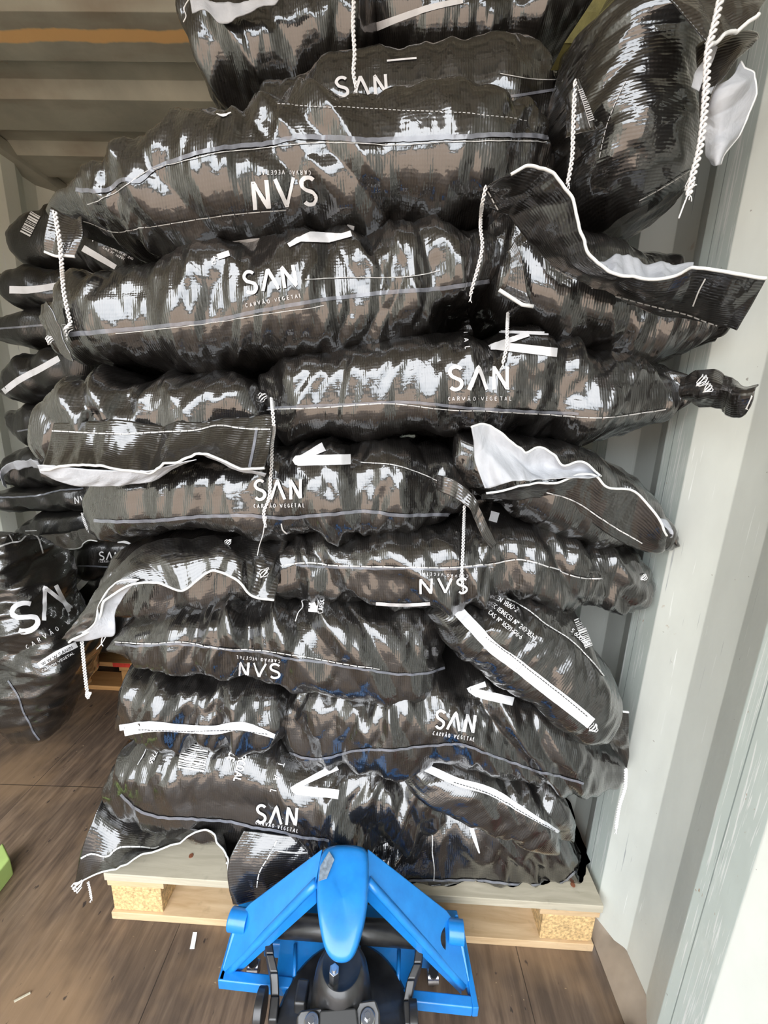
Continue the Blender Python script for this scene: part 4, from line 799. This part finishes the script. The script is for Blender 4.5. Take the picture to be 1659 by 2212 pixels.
sheet(B7.root, 'mouth_flap', [[(4, 1048), (8, 1015), (28, 998), (58, 996), (70, 988), (88, 990)], [(12, 1054), (14, 1028), (35, 1015), (62, 1012), (80, 1010), (96, 1004)]], [1.38, 1.40], M_LINER, seed=38, nu=40, nv=10, amp=1)
B6 = fb('far left sack with a plain grey seam, below the tilted-strip sack', [(24, 890, 30, 925), (55, 870, 60, 958), (120, 855, 125, 966), (215, 840, 215, 968)], 1.42, 106)
band(B6, 'seal_seam', [(38, 932), (75, 924), (115, 912)], 3, M_SEAM)
B5 = fb('far left sack with a tilted white strip rising to the right', [(2, 832, 14, 855), (24, 792, 45, 872), (80, 765, 95, 868), (150, 745, 155, 850), (225, 735, 225, 840)], 1.36, 105)
band(B5, 'paper_strip', [(8, 846), (40, 822), (85, 798), (128, 774)], [13, 14, 14, 13], M_STRIP)
B4 = fb('far left sack narrowing to a point at the left wall, no strip', [(-40, 712, -38, 722), (0, 695, 2, 738), (50, 682, 55, 754), (110, 668, 110, 760), (210, 655, 210, 760)], 1.40, 104, e0=.2)
band(B4, 'seal_seam', [(0, 710), (50, 706), (95, 702)], 4, M_SEAM)
B3 = fb('far left sack with a nearly level white strip, just under the barcode sack', [(20, 602, 26, 622), (38, 596, 48, 662), (100, 588, 105, 676), (215, 578, 215, 676)], 1.38, 103)
band(B3, 'paper_strip', [(21, 626), (65, 626), (130, 616), (190, 600)], [16, 15, 14, 12], M_STRIP)
B2 = fb('far left sack with small white print and a strip falling to the right', [(172, 520, 182, 562), (205, 495, 215, 590), (260, 480, 265, 605), (330, 500, 330, 600)], 1.34, 102)
band(B2, 'paper_strip', [(180, 536), (215, 556), (250, 577)], [14, 13, 11], M_STRIP); write(B2, 'ΛN', (200, 522), (236, 526), 15, .15, name='lettering')
write(B2, 'EC (EINECS) Nº 240', (228, 530), (286, 562), 4.5, .2, name='small_lettering'); write(B2, 'CAS Nº 16291', (222, 536), (268, 562), 4.5, .2, name='small_lettering')
B1 = fb('topmost far left sack with a white barcode, against the left wall', [(26, 512, 31, 538), (50, 478, 62, 580), (100, 452, 108, 596), (180, 440, 185, 600), (260, 450, 260, 600), (330, 470, 330, 590)], 1.42, 101)
barcode(B1, (66, 512), (88, 470), 24, 9)
# standing and half hidden sacks at the far left
L1 = bag('black sack standing upright on the floor at the left edge, with big SAN', 'charcoal sack', None,
    [(-160, 1172, 18, 1156), (-175, 1228, 32, 1210), (-165, 1310, 66, 1300), (-130, 1400, 128, 1385), (-80, 1470, 146, 1465), (-15, 1545, 125, 1540), (30, 1598, 105, 1596)], 1.00, .30, seed=71, amp=1.35, n=2.8)
band(L1, 'stitch_line', [(0, 1180), (25, 1172), (42, 1170), (60, 1155), (78, 1158), (88, 1180), (92, 1195)], 3.2, M_THREAD); band(L1, 'stitch_line', [(18, 1152), (28, 1172)], 2.5, M_THREAD)
write(L1, 'S', (32, 1372), (98, 1352), 62, .17); write(L1, 'Λ', (92, 1342), (160, 1310), 66, .13, name='printed_lettering'); 
band(L1, 'printed_lettering', [(120, 1264), (149, 1322)], 9, M_PRINT, curve=False)
write(L1, 'CARVÃO·V', (60, 1402), (150, 1348), 10, .14, track=.9, name='lettering')
band(L1, 'web_address_band', [(84, 1438), (110, 1420), (165, 1392)], 13, M_PRINT); write(L1, 'W·W·W·SANIN', (92, 1438), (158, 1400), 7, .16, mat=M_INK, name='lettering'); write(L1, 'CARBON VEGETAL', (92, 1452), (160, 1412), 5, .18, name='small_lettering')
band(L1, 'seal_seam', [(18, 1470), (40, 1505), (52, 1540), (64, 1562), (72, 1580), (85, 1598)], 4, M_SEAM)
L2 = bag('dark sack half out of frame at the left edge, behind the standing sack', 'charcoal sack', None,
    [(-160, 1340, -160, 1520), (-80, 1335, -80, 1545), (-10, 1340, -10, 1555), (38, 1400, 40, 1530)], 1.10, .3, seed=72, amp=.8, low=True)
# ------------------------------------------------------------------ small things on the floor
def px_quad(pts, z): return [at(x, y, z=z) for x, y in pts]
W = MB(); W.prism(px_quad([(417, 2014), (426, 2014), (420, 2050), (410, 2050)], .0006), (0, 0, .0012)); tag(W.obj('paper_sliver', M_HEM), 'small white paper sliver on the floor left of the blue jack', 'paper scrap')
W = MB()
W.prism(px_quad([(30, 2163), (66, 2144), (66, 2147), (31, 2166)], .0006), (0, 0, .003)); tag(W.obj('wood_splinter', M_DECK), 'long pale wood splinter on the floor at the lower left', 'splinter')
W = MB(); g0 = at(-10, 1935, z=0)
c_ = at(30, 1889, z=0); d1 = at(0, 1929, z=0)-c_; d1 /= np.linalg.norm(d1); d2 = at(6, 1838, z=0)-c_; d2 /= np.linalg.norm(d2)
Q = [c_, c_+d1*.30, c_+d1*.30+d2*.07, c_+d2*.07]; W.hexa([q+np.array([0, 0, .0]) for q in Q], [q+np.array([0, 0, .058]) for q in Q]); gb = W.obj('green_block', M_LIME, bevel=.004); tag(gb, 'lime green block cut by the left edge of the picture', 'block')
W = MB(); t_ = at(1335, 2212, z=.0); 
bv = []
import bmesh
bm = bmesh.new(); bmesh.ops.create_icosphere(bm, subdivisions=4, radius=1)
for v in bm.verts:
    x, y, z = v.co; v.co = (x*.056, y*.13-.152, max(z, -.55)*.042*(1-.15*max(y, 0))+.024)
me = bpy.data.meshes.new('fingertip_form'); bm.to_mesh(me); me.materials.append(M_BROWN)
for p in me.polygons: p.use_smooth = True
bt = bpy.data.objects.new('fingertip_form', me); bt.location = (t_[0], t_[1]+.006, 0); COL.objects.link(bt); tag(bt, 'reddish-brown rounded tip cut by the lower frame edge, beside the wall', 'fingertip')  # stands in for a blurred fingertip over the lens, set on the floor

# ------------------------------------------------------------------ blue hand pallet jack
JX = (at(745, 2100, z=.15))[0]
jack = empty('pallet_jack', (JX, .56, 0)); tag(jack, 'blue hand pallet jack with a black pump, standing in front of the pale pallet', 'pallet jack')
def pq(pts): return [at(p[0], p[1], z=p[2]) if len(p) == 3 else at(p[0], p[1], y=p[3]) for p in pts]
def solid(name, top, thick, mat, parent=jack, bevel=.003, dirv=None):
    P = pq(top); W = MB(); n = dirv if dirv is not None else np.array([0, 0, -thick]); W.prism(P, n); return W.obj(name, mat, parent, bevel=bevel, seg=3)
# forks
for x in (JX-.195, JX+.035):
    W = MB(); W.prism([(x, .62, .082), (x+.16, .62, .082), (x+.16, 1.45, .082), (x+.13, 1.56, .07), (x+.03, 1.56, .07), (x, 1.45, .082)], (0, 0, -.045)); W.obj('fork', M_BLUE, jack, bevel=.006)
# column cap: rounded shield, high at the back, its nose drooping to the front
out = [(706, 1824), (748, 1821), (786, 1825), (797, 1840), (797, 1890), (795, 1940), (789, 1990), (776, 2040), (764, 2070), (748, 2084), (724, 2083), (706, 2068), (695, 2040), (686, 1990), (681, 1940), (684, 1890), (692, 1840)]
def zc(py): return np.interp(py, [1820, 1900, 2000, 2085], [.365, .350, .325, .300])
T = [at(x, y, z=zc(y)) for x, y in out]; c0 = sum(T)/len(T)
W = MB(); rings = []
for s, dz in ((.0, .006), (.5, .006), (.82, .004), (.94, 0), (1, -.008), (1.0, -.03), (.985, -.06), (.93, -.085)):
    rings.append([c0+(t-c0)*s+np.array([0, max(0, -dz)*.6, dz]) for t in T])
V = [p for r in rings for p in r]; n = len(T); F = [(i*n+k, i*n+(k+1) % n, (i+1)*n+(k+1) % n, (i+1)*n+k) for i in range(len(rings)-1) for k in range(n)]
W.add(V, F); o = W.obj('column_cap', M_BLUE, jack, smooth=True); sb = o.modifiers.new('sub', 'SUBSURF'); sb.levels = 2; sb.render_levels = 2
W = MB(); W.prism(pq([(711, 1840, .3665), (722, 1858, .362), (706, 1898, .356), (688, 1904, .355), (692, 1872, .361)]), (0, 0, .0016)); W.obj('scraped_patch', M_WORN, jack)
# column web under the cap
W = MB(); A = pq([(700, 1900, .30), (785, 1900, .30), (770, 2010, .27), (715, 2010, .27)]); W.prism(A, (0, 0, -.17)); W.obj('column_web', M_BLUE, jack, bevel=.006)
# the two sloping arms, folded along their front edge
for side, P in (('l', dict(a=(697, 1832, .352), b=(682, 1908, .333), c=(492, 2098, .100), d=(476, 2110, .098), e=(520, 1972, .178), f=(540, 1950, .200), lip=[(683, 1906, .331), (494, 2098, .098)])),
                ('r', dict(a=(794, 1832, .352), b=(795, 1905, .333), c=(998, 2128, .100), d=(1016, 2138, .098), e=(988, 1998, .165), f=(965, 1966, .200), lip=[(795, 1903, .331), (1000, 2128, .098)]))):
    P3 = pq([P['a'], P['b'], P['c'], P['d'], P['e'], P['f']])
    W = MB(); W.prism(P3, (0, .004, -.010)); W.obj('sloping_arm', M_BLUE, jack, bevel=.003, seg=3)
    l0, l1 = pq(P['lip']); W = MB(); W.tube([l0+(l1-l0)*t for t in np.linspace(0, 1, 12)], .0085, 14); W.obj('arm_fold', M_BLUE, jack, smooth=True)
    W = MB(); q = [l0, l1, l1+np.array([0, .002, -.035]), l0+np.array([0, .002, -.06])]; W.prism(q, (0, .008, 0)); W.obj('arm_flange', M_BLUE, jack, bevel=.002)
# side plates, bosses, cross shaft
for (p, q, s) in (((514, 1966, .18), (470, 2128, .085), 1), ((990, 1975, .18), (1022, 2160, .085), -1)):
    a, b = pq([p, q]); W = MB(); W.prism([a, b, np.array([b[0], b[1]+.004, .080]), np.array([a[0], a[1]+.02, .06])], (.008*s, 0, 0)); W.obj('side_plate', M_BLUE, jack, bevel=.002)
SZ = .165
sa, sb_ = at(555, 1994, z=SZ), at(960, 2024, z=SZ); sa2 = sa.copy(); 
W = MB(); W.tube([sa, sb_], .021, 24); W.obj('cross_shaft', M_BLACKP, jack, smooth=True)
for p, q in (((497, 1984), (536, 1990)), ((967, 2010), (1001, 2014))):
    a, b = at(*p, z=SZ+.004), at(*q, z=SZ+.004); W = MB(); W.tube([a, a+(b-a)*.06, b], [.0185, .0205, .0205], 28); W.obj('pivot_boss', M_BLUE, jack, smooth=False, bevel=.001)
# base frame: front beams, rear beam, floor plate round the pump
def bar(name, p, q, w, h, mat=M_BLUE, bev=.003):
    a, b = pq([p, q]); d = b-a; d[2] = 0; d /= np.linalg.norm(d); s = np.array([-d[1], d[0], 0])*w
    W = MB(); W.hexa([a-(0, 0, h), b-(0, 0, h), b+s-(0, 0, h), a+s-(0, 0, h)], [a, b, b+s, a+s]); return W.obj(name, mat, jack, bevel=bev, seg=3)
bar('base_rail', (470, 2118, .105), (628, 2136, .105), .018, .026); bar('base_rail', (855, 2160, .105), (1022, 2178, .105), .018, .026)
bar('base_rail', (510, 1968, .118), (992, 2000, .118), .03, .06)
for p, q in (((470, 2118, .105), (506, 1985, .105)), ((1022, 2178, .105), (992, 2010, .105))):
    a, b = pq([p, q]); d = (b-a)/np.linalg.norm(b-a); s = np.array([d[1], -d[0], 0])*.012
    W = MB(); W.hexa([a-(0, 0, .026), b-(0, 0, .026), b+s-(0, 0, .026), a+s-(0, 0, .026)], [a, b, b+s, a+s]); W.obj('base_rail', M_BLUE, jack, bevel=.002)
# floor plate with a round bite for the pump
c = [(606, 2024), (896, 2044), (893, 2150), (862, 2150), (845, 2122), (810, 2100), (770, 2092), (720, 2092), (680, 2098), (650, 2110), (628, 2130), (612, 2150), (596, 2110)]
W = MB(); W.prism([at(x, y, z=.10) for x, y in c], (0, 0, -.008)); W.obj('base_plate', M_BLUE, jack, bevel=.002)
for p in ((638, 2040), (862, 2052)):
    a = at(*p, z=.103); W = MB(); W.tube([a, at(p[0]-2, p[1]+70, z=.103)], .004, 10); W.obj('weld_bead', M_BLUE, jack, smooth=True)
# pump: domed base disc, neck, collar, nut
def lathe(name, cx, cy, prof, mat, n=48, tilt=0):
    W = MB(); V = [(cx+r*math.cos(2*math.pi*k/n), cy+r*math.sin(2*math.pi*k/n)+tilt*(z-.1), z) for r, z in prof for k in range(n)]
    F = [(i*n+k, i*n+(k+1) % n, (i+1)*n+(k+1) % n, (i+1)*n+k) for i in range(len(prof)-1) for k in range(n)]; F.append(tuple(range(n))); F.append(tuple((len(prof)-1)*n+k for k in range(n)))
    W.add(V, F); o = W.obj(name, mat, jack, smooth=True); m = o.modifiers.new('b', 'BEVEL'); m.width = .0015; m.segments = 2; m.limit_method = 'ANGLE'; m.angle_limit = .6; return o
pc = at(742, 2226, z=.11); cx, cy = pc[0], pc[1]
lathe('turntable_disc', cx, cy, [(.128, .075), (.135, .08), (.135, .10), (.128, .108), (.06, .118), (.02, .12)], M_BLACKP)
nk = at(738, 2105, z=.215)
lathe('pump_neck', nk[0], nk[1], [(.062, .10), (.058, .15), (.054, .19), (.050, .215), (.044, .232), (.036, .243), (.031, .238), (.022, .236), (.01, .236)], M_BLACKP, tilt=.0)
for x in (at(652, 2140, z=.16), at(782, 2148, z=.16)):
    W = MB(); W.box((x[0]-.012, x[1]-.018, x[2]-.03), (x[0]+.012, x[1]+.018, x[2])); W.obj('pump_lug', M_BLACKP, jack, bevel=.005, seg=3)
a = at(722, 2094, z=.262)
W = MB(); W.tube([a-(0, 0, .03), a], [.0095]*2, 6); W.obj('hex_nut', M_STEEL, jack, bevel=.001); W = MB(); W.tube([a-(0, 0, .03), a+(0, 0, .004)], [.0045]*2, 16); W.obj('stud', M_STEEL, jack, smooth=False)
# bracket at the bottom edge with two big bolts
P3 = pq([(650, 2180, .20), (800, 2156, .215), (812, 2156, .215), (822, 2185, .205), (822, 2240, .19), (640, 2240, .19), (640, 2192, .20)]); W = MB(); W.prism(P3, (0, 0, -.05)); W.obj('handle_bracket', M_BLACKP, jack, bevel=.006, seg=4)
W = MB(); W.prism(pq([(690, 2190, .207), (770, 2184, .212), (776, 2240, .196), (690, 2240, .196)]), (0, 0, .012)); W.obj('bracket_plate', M_INK, jack, bevel=.004)
for p in ((673, 2207), (794, 2197)):
    a = at(*p, z=.212); W = MB(); W.tube([a-(0, 0, .02), a-(0, 0, .002), a], [.0135, .0135, .0115], 32); W.obj('bolt_washer', M_STEEL, jack, smooth=False, bevel=.001); W = MB(); W.tube([a, a+(0, 0, .005)], [.0068, .006], 6); W.obj('bolt_head', M_STEEL, jack, bevel=.0008)
# bell-crank links running down from the shaft
for pts in ([(578, 2018, .165), (583, 2060, .160), (592, 2100, .150), (594, 2150, .13), (588, 2205, .12)], [(908, 2040, .165), (902, 2080, .155), (888, 2115, .145), (880, 2160, .13), (884, 2215, .12)]):
    Q = pq([p for p in pts]); W = MB()
    for i in range(len(Q)-1):
        a, b = Q[i], Q[i+1]; s = CR*.0085; d = np.array([0, 0, -.03]); W.hexa([a-s+d, a+s+d, b+s+d, b-s+d], [a-s, a+s, b+s, b-s])
    W.obj('lift_link', M_BLACKP, jack, bevel=.003)
for px in (563, 893):
    W = MB(); a = at(px, 2178 if px < 700 else 2208, z=.13); W.tube([a-CR*.008, a+CR*.008], .028, 24); W.obj('link_eye', M_BLACKP, jack, smooth=False, bevel=.002)
for p in ((548, 2088), (935, 2110)):
    a = at(*p, z=.07); W = MB(); W.tube([a-CR*.012, a+CR*.012], .012, 20); W.obj('steel_pin', M_STEEL, jack, bevel=.001); W = MB(); W.tube([a+np.array([0, -.002, .02]), a+np.array([0, .01, -.03])], .010, 12); W.obj('lift_rod', M_BLACKP, jack)
# steer wheels under the turntable
for dx in (-.045, .045):
    W = MB(); W.tube([(cx+dx-.022, cy-.05, .075), (cx+dx+.022, cy-.05, .075)], .075, 40); W.obj('steer_wheel', M_BLACKP, jack, smooth=False, bevel=.006)
